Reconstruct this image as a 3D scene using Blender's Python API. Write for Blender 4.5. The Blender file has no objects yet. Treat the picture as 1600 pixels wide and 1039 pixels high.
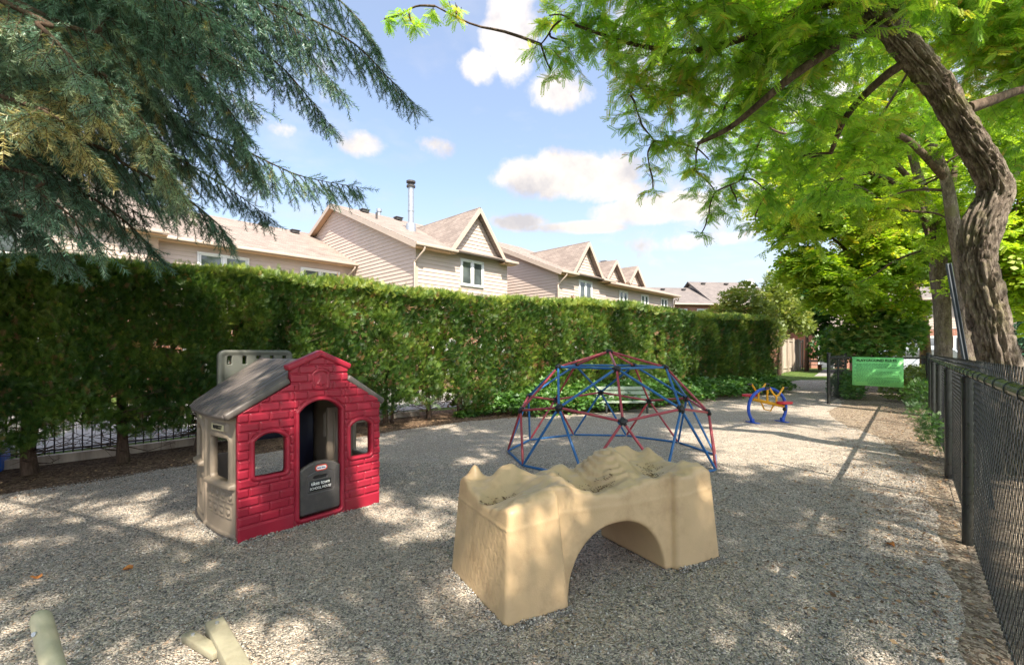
import bpy, bmesh, math, random
import numpy as np
from mathutils import Vector, Matrix, noise as mn
random.seed(7); rng = np.random.default_rng(7)
R = math.radians
C = bpy.context.scene.collection
scene = bpy.context.scene
F0 = 720.0; CX = 800.0; HY = 550.0; CH = 1.5
def P(px, py, Y):
    "a point of the place seen in the photograph at px,py and standing Y metres ahead"
    return Vector(((px-CX)/F0*Y, Y, CH-(py-HY)/F0*Y))
def G(px, py, z=0.0):
    Y = (CH-z)*F0/(py-HY)
    return Vector(((px-CX)/F0*Y, Y, z))
SUN = Vector((.35, -.937, 0)).normalized(); EL = R(50)
SUNV = Vector((SUN.x*math.cos(EL), SUN.y*math.cos(EL), math.sin(EL)))

# ------------------------------------------------------------------ objects
def link(o, parent=None):
    C.objects.link(o)
    if parent is not None: o.parent = parent
    return o
def tag(o, label=None, cat=None, group=None, kind=None):
    if label: o['label'] = label
    if cat: o['category'] = cat
    if group: o['group'] = group
    if kind: o['kind'] = kind
    return o
def empty(name, loc, rz=0.0, label=None, cat=None, group=None):
    o = bpy.data.objects.new(name, None); o.location = loc; o.rotation_euler = (0, 0, rz)
    o.empty_display_size = .2
    link(o); return tag(o, label, cat, group)
def dup(root, loc=None, rz=None, label=None, parent=None):
    r = root.copy(); C.objects.link(r)
    if parent is not None: r.parent = parent
    if loc is not None: r.location = loc
    if rz is not None: r.rotation_euler = (0, 0, rz)
    if label: r['label'] = label
    for ch in list(root.children): dup(ch, parent=r)
    return r
def np_obj(name, V, F, mat, parent=None, tone=None, smooth=False):
    V = np.asarray(V, dtype=np.float32).reshape(-1, 3); F = np.asarray(F, dtype=np.int32)
    me = bpy.data.meshes.new(name); k = F.shape[1]
    me.vertices.add(len(V)); me.vertices.foreach_set('co', V.ravel())
    me.loops.add(F.size); me.loops.foreach_set('vertex_index', F.ravel())
    me.polygons.add(len(F)); me.polygons.foreach_set('loop_start', np.arange(0, F.size, k, dtype=np.int32))
    if smooth: me.polygons.foreach_set('use_smooth', np.ones(len(F), dtype=bool))
    me.update(calc_edges=True)
    if tone is not None:
        a = me.attributes.new('tone', 'FLOAT', 'FACE'); a.data.foreach_set('value', np.asarray(tone, dtype=np.float32))
    me.materials.append(mat)
    o = bpy.data.objects.new(name, me); link(o, parent); return o

class MB:
    "collects shapes, links them as one mesh object"
    def __init__(s): s.v = []; s.f = []; s.sm = []
    def add(s, vs, fs, smooth=False):
        n = len(s.v); s.v += [tuple(v) for v in vs]; s.f += [tuple(i+n for i in f) for f in fs]; s.sm += [smooth]*len(fs); return s
    def box(s, a, b, M=None):
        x0, y0, z0 = a; x1, y1, z1 = b
        vs = [(x0,y0,z0),(x1,y0,z0),(x1,y1,z0),(x0,y1,z0),(x0,y0,z1),(x1,y0,z1),(x1,y1,z1),(x0,y1,z1)]
        if M is not None: vs = [M @ Vector(v) for v in vs]
        return s.add(vs, [(3,2,1,0),(4,5,6,7),(0,1,5,4),(1,2,6,5),(2,3,7,6),(3,0,4,7)])
    def bar(s, p, q, w, h, up=(0,0,1)):
        p = Vector(p); q = Vector(q); d = (q-p).normalized(); u = Vector(up)
        sd = d.cross(u)
        if sd.length < 1e-4: sd = d.cross(Vector((1,0,0)))
        sd.normalize(); u = sd.cross(d); vs = []
        for c in (p, q):
            for a, b in ((-1,-1),(1,-1),(1,1),(-1,1)): vs.append(c+sd*a*w/2+u*b*h/2)
        return s.add(vs, [(0,1,2,3),(7,6,5,4),(0,4,5,1),(1,5,6,2),(2,6,7,3),(3,7,4,0)])
    def tube(s, pts, rad, n=10, caps=True, smooth=True):
        pts = [Vector(p) for p in pts]; m = len(pts)
        if not hasattr(rad, '__len__'): rad = [rad]*m
        vs = []; ref = Vector((0,0,1)); prev = None
        for i, p in enumerate(pts):
            d = (pts[min(i+1,m-1)]-pts[max(i-1,0)]).normalized()
            if prev is None:
                a = d.cross(ref if abs(d.z) < .9 else Vector((1,0,0))).normalized()
            else:
                a = (prev-d*prev.dot(d)).normalized()
            prev = a; b = d.cross(a)
            for k in range(n):
                t = 2*math.pi*k/n; vs.append(p+(a*math.cos(t)+b*math.sin(t))*rad[i])
        fs = [(i*n+k, i*n+(k+1)%n, (i+1)*n+(k+1)%n, (i+1)*n+k) for i in range(m-1) for k in range(n)]
        s.add(vs, fs, smooth)
        if caps: s.add([tuple(v) for v in vs[:n]], [tuple(range(n))[::-1]]); s.add([tuple(v) for v in vs[-n:]], [tuple(range(n))])
        return s
    def ball(s, c, r, n=12, sc=(1,1,1)):
        vs = []; m = n//2+1
        for i in range(m+1):
            th = math.pi*i/m
            for k in range(n):
                ph = 2*math.pi*k/n; vs.append((c[0]+r*sc[0]*math.sin(th)*math.cos(ph), c[1]+r*sc[1]*math.sin(th)*math.sin(ph), c[2]+r*sc[2]*math.cos(th)))
        return s.add(vs, [(i*n+k, (i+1)*n+k, (i+1)*n+(k+1)%n, i*n+(k+1)%n) for i in range(m) for k in range(n)], True)
    def prism(s, poly, y0, y1, plane='xz'):
        n = len(poly)
        if plane == 'xz': vs = [(a, y0, b) for a, b in poly]+[(a, y1, b) for a, b in poly]
        elif plane == 'yz': vs = [(y0, a, b) for a, b in poly]+[(y1, a, b) for a, b in poly]
        else: vs = [(a, b, y0) for a, b in poly]+[(a, b, y1) for a, b in poly]
        return s.add(vs, [tuple(range(n)), tuple(range(2*n-1, n-1, -1))]+[(i, i+n, (i+1)%n+n, (i+1)%n) for i in range(n)])
    def slab(s, quad, th):
        "a quad with thickness th down its normal"
        q = [Vector(v) for v in quad]; nn = (q[1]-q[0]).cross(q[-1]-q[0]).normalized()*th; k = len(q)
        return s.add(q+[v-nn for v in q], [tuple(range(k)), tuple(range(2*k-1, k-1, -1))]+[(i, i+k, (i+1)%k+k, (i+1)%k) for i in range(k)])
    def build(s, name, mat, parent=None, bevel=0.0, seg=2, fix=True, smooth_angle=None):
        me = bpy.data.meshes.new(name); me.from_pydata(s.v, [], s.f)
        me.polygons.foreach_set('use_smooth', s.sm)
        me.materials.append(mat)
        if fix or bevel:
            bm = bmesh.new(); bm.from_mesh(me)
            if fix: bmesh.ops.recalc_face_normals(bm, faces=bm.faces)
            if bevel:
                ed = [e for e in bm.edges if len(e.link_faces) == 2 and e.calc_face_angle(0) > .6]
                bmesh.ops.bevel(bm, geom=ed, offset=bevel, segments=seg, affect='EDGES', profile=.5, clamp_overlap=True)
                for f in bm.faces: f.smooth = True
            bm.to_mesh(me); bm.free()
        me.update(); o = bpy.data.objects.new(name, me); link(o, parent); return o

def smooth_line(pts, k=6):
    "Catmull-Rom through the points; tuples of any length"
    A = np.array([list(p) for p in pts], float); n = len(A); out = []
    for i in range(n-1):
        p0, p1, p2, p3 = A[max(i-1,0)], A[i], A[i+1], A[min(i+2,n-1)]
        for j in range(k):
            t = j/k
            out.append(.5*((2*p1)+(-p0+p2)*t+(2*p0-5*p1+4*p2-p3)*t*t+(-p0+3*p1-3*p2+p3)*t**3))
    out.append(A[-1]); return np.array(out)

# ------------------------------------------------------------------ materials
def newmat(name):
    m = bpy.data.materials.new(name); m.use_nodes = True; nt = m.node_tree
    return m, nt, nt.nodes, nt.links, nt.nodes['Principled BSDF']
def ramp(ns, stops, interp='LINEAR'):
    r = ns.new('ShaderNodeValToRGB'); r.color_ramp.interpolation = interp
    e = r.color_ramp.elements
    while len(e) < len(stops): e.new(.5)
    for el, (p, c) in zip(e, stops): el.position = p; el.color = (*c, 1) if len(c) == 3 else c
    return r
def noise(ns, ls, vec, scale, detail=4, rough=.55, dist=0):
    n = ns.new('ShaderNodeTexNoise'); n.inputs['Scale'].default_value = scale; n.inputs['Detail'].default_value = detail
    n.inputs['Roughness'].default_value = rough; n.inputs['Distortion'].default_value = dist
    if vec is not None: ls.new(vec, n.inputs['Vector'])
    return n
def mixc(ns, ls, fac, a, b, mode='MIX'):
    m = ns.new('ShaderNodeMix'); m.data_type = 'RGBA'; m.blend_type = mode
    for sock, v in ((m.inputs[0], fac), (m.inputs[6], a), (m.inputs[7], b)):
        if isinstance(v, (int, float)): sock.default_value = v
        elif isinstance(v, tuple): sock.default_value = (*v, 1) if len(v) == 3 else v
        else: ls.new(v, sock)
    return m.outputs[2]
def bump(ns, ls, height, strength, dist, nrm=None):
    b = ns.new('ShaderNodeBump'); b.inputs['Strength'].default_value = strength; b.inputs['Distance'].default_value = dist
    ls.new(height, b.inputs['Height'])
    if nrm is not None: ls.new(nrm, b.inputs['Normal'])
    return b.outputs['Normal']
def mapping(ns, ls, vec, scale=(1,1,1), rot=(0,0,0)):
    m = ns.new('ShaderNodeMapping'); m.inputs['Scale'].default_value = scale; m.inputs['Rotation'].default_value = rot
    ls.new(vec, m.inputs['Vector']); return m.outputs['Vector']
def surf(name, col, rough=.6, var=.18, vscale=6.0, bmp=0.0, bscale=60.0, metal=0.0, dirt=None, dscale=2.0, damt=.5, spec=.5, coat=0.0, stretch=(1,1,1)):
    m, nt, ns, ls, b = newmat(name)
    tc = ns.new('ShaderNodeTexCoord').outputs['Object']
    if stretch != (1,1,1): tc = mapping(ns, ls, tc, stretch)
    n1 = noise(ns, ls, tc, vscale, 5, .6)
    lo = tuple(max(0, c*(1-var)) for c in col); hi = tuple(min(1, c*(1+var)) for c in col)
    cr = ramp(ns, [(.3, lo), (.7, hi)]); ls.new(n1.outputs['Fac'], cr.inputs[0]); out = cr.outputs[0]
    if dirt:
        n2 = noise(ns, ls, tc, dscale, 6, .7); r2 = ramp(ns, [(.5, (0,0,0)), (.72, (damt,)*3)]); ls.new(n2.outputs['Fac'], r2.inputs[0])
        out = mixc(ns, ls, r2.outputs[0], out, dirt)
    ls.new(out, b.inputs['Base Color']); b.inputs['Metallic'].default_value = metal
    b.inputs['Specular IOR Level'].default_value = spec; b.inputs['Coat Weight'].default_value = coat
    rr = ramp(ns, [(.3, (max(0, rough-.08),)*3), (.7, (min(1, rough+.08),)*3)]); ls.new(n1.outputs['Fac'], rr.inputs[0]); ls.new(rr.outputs[0], b.inputs['Roughness'])
    if bmp: n3 = noise(ns, ls, tc, bscale, 4, .6); ls.new(bump(ns, ls, n3.outputs['Fac'], 1.0, bmp), b.inputs['Normal'])
    return m
def leafmat(name, stops, trans=.35, tcol=(1.0, 1.0, .45), rough=.5, gloss=.06):
    "leaf tissue: the colour varies leaf by leaf through the attribute tone; light passes through it"
    m, nt, ns, ls, b = newmat(name); ns.remove(b)
    at = ns.new('ShaderNodeAttribute'); at.attribute_name = 'tone'
    cr = ramp(ns, stops); ls.new(at.outputs['Fac'], cr.inputs[0])
    df = ns.new('ShaderNodeBsdfDiffuse'); ls.new(cr.outputs[0], df.inputs['Color'])
    tr = ns.new('ShaderNodeBsdfTranslucent'); tcc = mixc(ns, ls, 1.0, cr.outputs[0], tuple(1.5*c for c in tcol), 'MULTIPLY'); ls.new(tcc, tr.inputs['Color'])
    mx = ns.new('ShaderNodeMixShader'); mx.inputs[0].default_value = trans; ls.new(df.outputs[0], mx.inputs[1]); ls.new(tr.outputs[0], mx.inputs[2])
    gl = ns.new('ShaderNodeBsdfGlossy'); gl.inputs['Roughness'].default_value = rough; gl.inputs['Color'].default_value = (.8,.85,.8,1)
    m2 = ns.new('ShaderNodeMixShader'); m2.inputs[0].default_value = gloss; ls.new(mx.outputs[0], m2.inputs[1]); ls.new(gl.outputs[0], m2.inputs[2])
    ls.new(m2.outputs[0], ns['Material Output'].inputs['Surface']); return m
def barkmat(name, cols, vs=14.0, zst=.25, dist=.02, moss=None):
    m, nt, ns, ls, b = newmat(name); tc = ns.new('ShaderNodeTexCoord').outputs['Object']
    v = mapping(ns, ls, tc, (1, 1, zst)); n0 = noise(ns, ls, v, vs*.5, 4, .6, .4); n1 = noise(ns, ls, v, vs*2.2, 6, .7)
    add = ns.new('ShaderNodeMath'); add.operation = 'ADD'; ls.new(n0.outputs['Fac'], add.inputs[0]); ls.new(n1.outputs['Fac'], add.inputs[1])
    cr = ramp(ns, [(.35, cols[0]), (.5, cols[1]), (.68, cols[2])]); h = ns.new('ShaderNodeMath'); h.operation = 'MULTIPLY'; h.inputs[1].default_value = .5
    ls.new(add.outputs[0], h.inputs[0]); ls.new(h.outputs[0], cr.inputs[0]); out = cr.outputs[0]
    if moss:
        n2 = noise(ns, ls, tc, 2.6, 5, .7); r2 = ramp(ns, [(.52, (0,0,0)), (.66, (.75,)*3)]); ls.new(n2.outputs['Fac'], r2.inputs[0]); out = mixc(ns, ls, r2.outputs[0], out, moss)
    ls.new(out, b.inputs['Base Color']); b.inputs['Roughness'].default_value = .9; b.inputs['Specular IOR Level'].default_value = .2
    ls.new(bump(ns, ls, add.outputs[0], 1.0, dist), b.inputs['Normal']); return m

def gravelmat():
    m, nt, ns, ls, b = newmat('pea_gravel'); tc = ns.new('ShaderNodeTexCoord').outputs['Object']
    nd = noise(ns, ls, tc, 30, 2, .5); wv = mixc(ns, ls, .03, tc, nd.outputs['Color'])
    v = ns.new('ShaderNodeTexVoronoi'); v.inputs['Scale'].default_value = 80; v.inputs['Randomness'].default_value = 1; ls.new(wv, v.inputs['Vector'])
    v2 = ns.new('ShaderNodeTexVoronoi'); v2.inputs['Scale'].default_value = 140; ls.new(wv, v2.inputs['Vector'])
    sep = ns.new('ShaderNodeSeparateColor'); ls.new(v.outputs['Color'], sep.inputs[0])
    cr = ramp(ns, [(0, (.06,.058,.055)), (.2, (.20,.19,.175)), (.45, (.38,.355,.315)), (.7, (.56,.51,.44)), (.86, (.46,.32,.22)), (1, (.84,.79,.70))])
    ls.new(sep.outputs[0], cr.inputs[0])
    sep2 = ns.new('ShaderNodeSeparateColor'); ls.new(v2.outputs['Color'], sep2.inputs[0])
    cr2 = ramp(ns, [(0, (.06,.06,.055)), (.5, (.36,.335,.30)), (1, (.68,.62,.54))]); ls.new(sep2.outputs[1], cr2.inputs[0])
    n1 = noise(ns, ls, tc, 9, 3, .6); rr = ramp(ns, [(.42, (0,0,0)), (.58, (1,1,1))]); ls.new(n1.outputs['Fac'], rr.inputs[0])
    col = mixc(ns, ls, rr.outputs[0], cr.outputs[0], cr2.outputs[0])
    n2 = noise(ns, ls, tc, .55, 5, .65); r2 = ramp(ns, [(.45, (0,0,0)), (.75, (.55,)*3)]); ls.new(n2.outputs['Fac'], r2.inputs[0])
    col = mixc(ns, ls, r2.outputs[0], col, mixc(ns, ls, .5, col, (.25,.2,.15)))
    col = mixc(ns, ls, 1.0, col, (1.10,1.035,.98), 'MULTIPLY'); ls.new(col, b.inputs['Base Color']); b.inputs['Roughness'].default_value = .85; b.inputs['Specular IOR Level'].default_value = .3
    hh = ns.new('ShaderNodeMath'); hh.operation = 'SUBTRACT'; hh.inputs[0].default_value = 1; ls.new(v.outputs['Distance'], hh.inputs[1])
    n3 = noise(ns, ls, tc, 5, 4, .6); a2 = ns.new('ShaderNodeMath'); a2.operation = 'MULTIPLY_ADD'; a2.inputs[1].default_value = 1.2; ls.new(n3.outputs['Fac'], a2.inputs[0]); ls.new(hh.outputs[0], a2.inputs[2])
    n4 = noise(ns, ls, tc, 2.4, 3, .5); ls.new(bump(ns, ls, a2.outputs[0], .9, .016, bump(ns, ls, n4.outputs['Fac'], 1.0, .13)), b.inputs['Normal']); return m
def mulchmat(name, c0, c1, c2, sc=40):
    m, nt, ns, ls, b = newmat(name); tc = ns.new('ShaderNodeTexCoord').outputs['Object']
    nd = noise(ns, ls, tc, 12, 3, .6); wv = mixc(ns, ls, .12, tc, nd.outputs['Color'])
    v = ns.new('ShaderNodeTexVoronoi'); v.inputs['Scale'].default_value = sc; ls.new(mapping(ns, ls, wv, (1, .45, 1), (0,0,.6)), v.inputs['Vector'])
    sep = ns.new('ShaderNodeSeparateColor'); ls.new(v.outputs['Color'], sep.inputs[0]); cr = ramp(ns, [(0, c0), (.5, c1), (1, c2)]); ls.new(sep.outputs[0], cr.inputs[0])
    ls.new(cr.outputs[0], b.inputs['Base Color']); b.inputs['Roughness'].default_value = .95; b.inputs['Specular IOR Level'].default_value = .1
    n3 = noise(ns, ls, tc, 30, 5, .7); ls.new(bump(ns, ls, n3.outputs['Fac'], 1, .03), b.inputs['Normal']); return m
def brickmat(name, c1, c2, mortar, scale=1.0, rough=.9):
    m, nt, ns, ls, b = newmat(name); tc = ns.new('ShaderNodeTexCoord').outputs['Object']
    s = ns.new('ShaderNodeSeparateXYZ'); ls.new(tc, s.inputs[0]); a = ns.new('ShaderNodeMath'); a.operation = 'ADD'; ls.new(s.outputs[0], a.inputs[0]); ls.new(s.outputs[1], a.inputs[1])
    cb = ns.new('ShaderNodeCombineXYZ'); ls.new(a.outputs[0], cb.inputs[0]); ls.new(s.outputs[2], cb.inputs[1])
    t = ns.new('ShaderNodeTexBrick'); t.inputs['Scale'].default_value = scale; t.inputs['Brick Width'].default_value = .22; t.inputs['Row Height'].default_value = .075; t.inputs['Mortar Size'].default_value = .008
    t.inputs['Color1'].default_value = (*c1,1); t.inputs['Color2'].default_value = (*c2,1); t.inputs['Mortar'].default_value = (*mortar,1); ls.new(cb.outputs[0], t.inputs['Vector'])
    ls.new(t.outputs['Color'], b.inputs['Base Color']); b.inputs['Roughness'].default_value = rough
    ls.new(bump(ns, ls, t.outputs['Fac'], -.5, .01), b.inputs['Normal']); return m
def shinglemat(name, c1, c2, gap):
    "asphalt shingles; object coordinates: x along the eave, y up the slope"
    m, nt, ns, ls, b = newmat(name); tc = ns.new('ShaderNodeTexCoord').outputs['UV']
    t = ns.new('ShaderNodeTexBrick'); t.inputs['Scale'].default_value = 1; t.inputs['Brick Width'].default_value = .30; t.inputs['Row Height'].default_value = .14; t.inputs['Mortar Size'].default_value = .008
    t.inputs['Color1'].default_value = (*c1,1); t.inputs['Color2'].default_value = (*c2,1); t.inputs['Mortar'].default_value = (*gap,1); ls.new(tc, t.inputs['Vector'])
    n1 = noise(ns, ls, tc, 45, 3, .7); n2 = noise(ns, ls, tc, 1.2, 4, .6)
    c = mixc(ns, ls, .45, t.outputs['Color'], n1.outputs['Fac'], 'OVERLAY'); c = mixc(ns, ls, .35, c, n2.outputs['Fac'], 'OVERLAY')
    ls.new(c, b.inputs['Base Color']); b.inputs['Roughness'].default_value = .95
    ls.new(bump(ns, ls, t.outputs['Fac'], -.6, .015), b.inputs['Normal']); return m
def glassmat(name='window_glass', col=(.05,.06,.06)):
    m, nt, ns, ls, b = newmat(name); tc = ns.new('ShaderNodeTexCoord').outputs['Object']
    n = noise(ns, ls, tc, 1.5, 2); cr = ramp(ns, [(.4, col), (.65, tuple(c*2.2 for c in col))]); ls.new(n.outputs['Fac'], cr.inputs[0]); ls.new(cr.outputs[0], b.inputs['Base Color'])
    b.inputs['Roughness'].default_value = .04; b.inputs['Specular IOR Level'].default_value = .8; return m

M = {}
M['gravel'] = gravelmat()
M['mulch'] = mulchmat('bark_mulch', (.05,.032,.022), (.13,.085,.055), (.26,.18,.12), 55)
M['mulch2'] = mulchmat('dry_needle_litter', (.09,.07,.05), (.24,.18,.13), (.46,.38,.29), 70)
M['lawn'] = surf('mown_grass', (.08,.13,.03), .9, .45, 3, .02, 90, dirt=(.2,.2,.07), dscale=.8, damt=.6, spec=.1)
M['concrete'] = surf('pale_concrete', (.27,.26,.24), .85, .12, 4, .003, 80, dirt=(.3,.28,.25), damt=.5)
M['asphalt'] = surf('asphalt', (.085,.085,.09), .9, .2, 20, .004, 150)
M['red'] = surf('red_moulded_plastic', (.31,.012,.032), .42, .10, 5, .0006, 220, dirt=(.36,.035,.06), damt=.6, spec=.45)
M['tan'] = surf('taupe_moulded_plastic', (.225,.18,.135), .5, .10, 5, .0008, 200, dirt=(.2,.15,.11), damt=.5)
M['greytan'] = surf('grey_moulded_plastic', (.095,.10,.085), .5, .10, 5, .0008, 200, dirt=(.13,.12,.10), damt=.5)
M['roofp'] = surf('dark_taupe_roof_plastic', (.105,.088,.08), .48, .12, 4, .0008, 200, dirt=(.16,.14,.12), dscale=5, damt=.5)
M['gate'] = surf('charcoal_moulded_plastic', (.06,.055,.054), .45, .15, 6, .0008, 200, dirt=(.13,.115,.10), dscale=7, damt=.6)
M['navy'] = surf('navy_plastic', (.012,.014,.04), .5, .1)
M['sand'] = surf('sand_coloured_plastic', (.55,.385,.215), .48, .08, 4, .0012, 120, dirt=(.33,.21,.11), dscale=3.5, damt=.6)
M['dirt'] = surf('dry_leaf_dirt', (.16,.09,.04), .95, .4, 30, .01, 60)
M['water'] = surf('pooled_rain_water', (.35,.36,.35), .05, .1)
M['dred'] = surf('faded_red_paint', (.36,.045,.06), .38, .2, 12, dirt=(.36,.17,.15), dscale=9, damt=.5)
M['dblue'] = surf('faded_blue_paint', (.015,.12,.33), .36, .2, 12, dirt=(.10,.22,.36), dscale=9, damt=.4)
M['black'] = surf('black_plastic', (.012,.012,.013), .45, .2)
M['blue'] = surf('blue_enamel', (.012,.07,.42), .3, .1)
M['yellow'] = surf('yellow_enamel', (.75,.36,.01), .35, .1)
M['seatred'] = surf('red_seat_plastic', (.52,.02,.035), .35, .1)
M['fence'] = surf('black_vinyl_coated_steel', (.017,.019,.017), .32, .2, 20, spec=.6)
M['rail'] = surf('black_rail_reflected_green', (.045,.06,.028), .28, .5, 7, dirt=(.10,.10,.05), dscale=5, damt=.7, spec=.8)  # black rail; the reflected green is put into its colour
M['postm'] = surf('dull_grey_steel', (.07,.08,.095), .75, .2, 15)
M['galv'] = surf('galvanised_steel', (.42,.44,.46), .42, .15, 15, metal=.7)
M['green'] = surf('green_sign_sheet', (.20,.64,.20), .5, .06, 2)
M['ink'] = surf('black_ink', (.004,.008,.005), .6, .05)
M['inkm'] = surf('faint_dark_print', (.04,.19,.06), .6, .05)
M['white'] = surf('white_print', (.8,.8,.78), .6, .03)
M['cream'] = surf('cream_plate', (.55,.48,.30), .5, .1)
M['logored'] = surf('red_print', (.6,.06,.03), .5, .04)
M['logoblue'] = surf('blue_print', (.02,.05,.3), .5, .04)
M['siding'] = surf('beige_vinyl_siding', (.53,.43,.37), .6, .05, 1.2, .0008, 60, spec=.3)
M['siding2'] = surf('beige_trim', (.42,.29,.20), .6, .05, 2)
M['fascia'] = surf('cream_aluminium_trim', (.46,.37,.30), .45, .06, 2)
M['soffit'] = surf('tan_soffit', (.55,.36,.23), .6, .06, 2)
M['shingle'] = shinglemat('brown_shingles', (.29,.235,.20), (.21,.165,.14), (.13,.105,.09))
M['shingleg'] = shinglemat('grey_brown_shingles', (.20,.17,.155), (.15,.13,.12), (.10,.085,.08))
M['brick'] = brickmat('red_brick', (.38,.13,.075), (.26,.085,.05), (.40,.34,.29))
M['winframe'] = surf('white_window_frame', (.72,.72,.70), .4, .02)
M['glass'] = glassmat()
M['blind'] = surf('pale_blind', (.55,.52,.47), .7, .1, 3)
M['door'] = surf('grey_door_paint', (.12,.13,.15), .5, .05)
M['roofvent'] = surf('dark_roof_vent', (.05,.045,.045), .6, .1)
M['wood'] = surf('grey_weathered_boards', (.46,.385,.31), .85, .3, 6, .003, 30, dirt=(.20,.15,.11), stretch=(1,1,.12), dscale=4, damt=.7)
M['benchw'] = surf('pale_green_painted_slats', (.27,.33,.24), .6, .15, 8, .001, 60, dirt=(.16,.18,.13), dscale=6)
M['darkmetal'] = surf('dark_iron', (.025,.028,.025), .5, .2)
M['logw'] = surf('pale_weathered_log', (.42,.39,.27), .7, .15, 5, .001, 60, dirt=(.26,.25,.15), dscale=4, damt=.6)
M['timber'] = surf('treated_timber', (.29,.265,.185), .8, .2, 8, .002, 60, dirt=(.18,.15,.09), dscale=5, damt=.7)
M['bark'] = barkmat('locust_bark', ((.045,.033,.026), (.19,.15,.12), (.40,.335,.275)), 26, .32, .02, (.19,.17,.085))
M['bark2'] = barkmat('locust_limb_bark', ((.03,.02,.014), (.10,.068,.05), (.21,.155,.115)), 18, .4, .01)
M['barkc'] = barkmat('cedar_bark', ((.03,.02,.014), (.085,.055,.038), (.18,.125,.09)), 26, .15, .01)
M['barkl'] = barkmat('lichen_bark', ((.06,.035,.02), (.20,.14,.08), (.36,.27,.16)), 20, .3, .012, (.46,.30,.06))
M['twig'] = surf('dry_twig', (.20,.14,.095), .9, .3, 20)
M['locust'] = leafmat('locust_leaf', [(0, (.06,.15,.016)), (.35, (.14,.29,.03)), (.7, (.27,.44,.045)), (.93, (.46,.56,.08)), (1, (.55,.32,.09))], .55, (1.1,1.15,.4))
M['locust2'] = leafmat('yellow_green_locust_leaf', [(0, (.08,.17,.014)), (.35, (.19,.33,.025)), (.7, (.34,.48,.04)), (.95, (.52,.56,.06)), (1, (.55,.32,.08))], .50, (1.0,1.0,.35))  # brighter yellow-green leaf colour of the farther locusts
M['cedar'] = leafmat('cedar_spray', [(0, (.02,.06,.010)), (.4, (.06,.135,.018)), (.75, (.17,.26,.035)), (.93, (.34,.40,.06)), (.96, (.30,.16,.07)), (1, (.19,.10,.05))], .30, (1,1,.5))
M['needle'] = leafmat('blue_spruce_needle', [(0, (.035,.10,.062)), (.45, (.085,.20,.13)), (.8, (.18,.33,.225)), (.95, (.30,.38,.20)), (1, (.42,.36,.12))], .12, (1,1,.7), .45, .10)
M['shrub'] = leafmat('shrub_leaf', [(0, (.03,.09,.015)), (.5, (.075,.19,.03)), (.85, (.16,.30,.06)), (1, (.36,.38,.10))], .35, (1,1,.4))
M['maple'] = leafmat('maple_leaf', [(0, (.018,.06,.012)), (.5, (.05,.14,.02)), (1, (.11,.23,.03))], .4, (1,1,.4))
M['pale'] = leafmat('pale_yellow_green_leaf', [(0, (.09,.13,.03)), (.5, (.21,.27,.06)), (.85, (.34,.38,.09)), (1, (.42,.34,.08))], .35, (1,1,.5))
M['dleaf'] = surf('fallen_orange_leaf', (.45,.17,.04), .8, .3, 20)
M['clay'] = surf('grey_clay_stone', (.4,.38,.35), .8)
# ------------------------------------------------------------------ camera, world, sun
cam = bpy.data.cameras.new('camera'); cam.lens = 36*F0/1600; cam.sensor_width = 36; cam.shift_y = (HY-519.5)/1600
cam.clip_start = .05; cam.clip_end = 3000
co = bpy.data.objects.new('camera', cam); co.location = (0, 0, CH); co.rotation_euler = (R(90), 0, 0); C.objects.link(co); scene.camera = co
w = bpy.data.worlds.new('World'); scene.world = w; w.use_nodes = True
ns, ls = w.node_tree.nodes, w.node_tree.links
bg = ns['Background']; bg.inputs['Strength'].default_value = .15
sky = ns.new('ShaderNodeTexSky'); sky.sky_type = 'NISHITA'; sky.sun_disc = False; sky.sun_elevation = EL; sky.sun_rotation = math.atan2(SUN.x, SUN.y)
sky.air_density = 1.0; sky.dust_density = 1.6; sky.ozone_density = 1.2; sky.altitude = 100
tcg = ns.new('ShaderNodeTexCoord').outputs['Generated']
nv = ns.new('ShaderNodeVectorMath'); nv.operation = 'NORMALIZE'; ls.new(tcg, nv.inputs[0])
sx = ns.new('ShaderNodeSeparateXYZ'); ls.new(nv.outputs[0], sx.inputs[0])
def mth(op, a, b=None, c=None, clamp=False):
    n = ns.new('ShaderNodeMath'); n.operation = op; n.use_clamp = clamp
    for i, v in enumerate((a, b, c)):
        if v is None: continue
        if isinstance(v, (int, float)): n.inputs[i].default_value = v
        else: ls.new(v, n.inputs[i])
    return n.outputs[0]
# clouds float on a high flat layer: direction projected to that layer
zz = mth('MAXIMUM', sx.outputs[2], .03); zz = mth('ADD', zz, .10)
cx = mth('DIVIDE', sx.outputs[0], zz); cy = mth('DIVIDE', sx.outputs[1], zz)
cv = ns.new('ShaderNodeCombineXYZ'); ls.new(cx, cv.inputs[0]); ls.new(cy, cv.inputs[1])
n1 = noise(ns, ls, cv.outputs[0], 1.5, 9, .55, .15); n2 = noise(ns, ls, cv.outputs[0], 6, 7, .6)
den = mth('MULTIPLY_ADD', n2.outputs['Fac'], .28, n1.outputs['Fac'])
def lump(px, py, rx, ry, amp):
    "one cumulus bank: a soft ellipsoid of sky directions (width, height in radians)"
    d = Vector(((px-CX)/F0, 1, (HY-py)/F0)).normalized()
    az = math.atan2(d.x, d.y); el = math.asin(d.z)
    A = mth('ARCTAN2', sx.outputs[0], sx.outputs[1]); E = mth('ARCSINE', sx.outputs[2])
    a = mth('DIVIDE', mth('SUBTRACT', A, az), rx); e = mth('DIVIDE', mth('SUBTRACT', E, el), ry)
    q = mth('ADD', mth('MULTIPLY', a, a), mth('MULTIPLY', e, e))
    return mth('MULTIPLY', mth('SUBTRACT', 1.0, q, clamp=True), amp)
lumps = None
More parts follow.
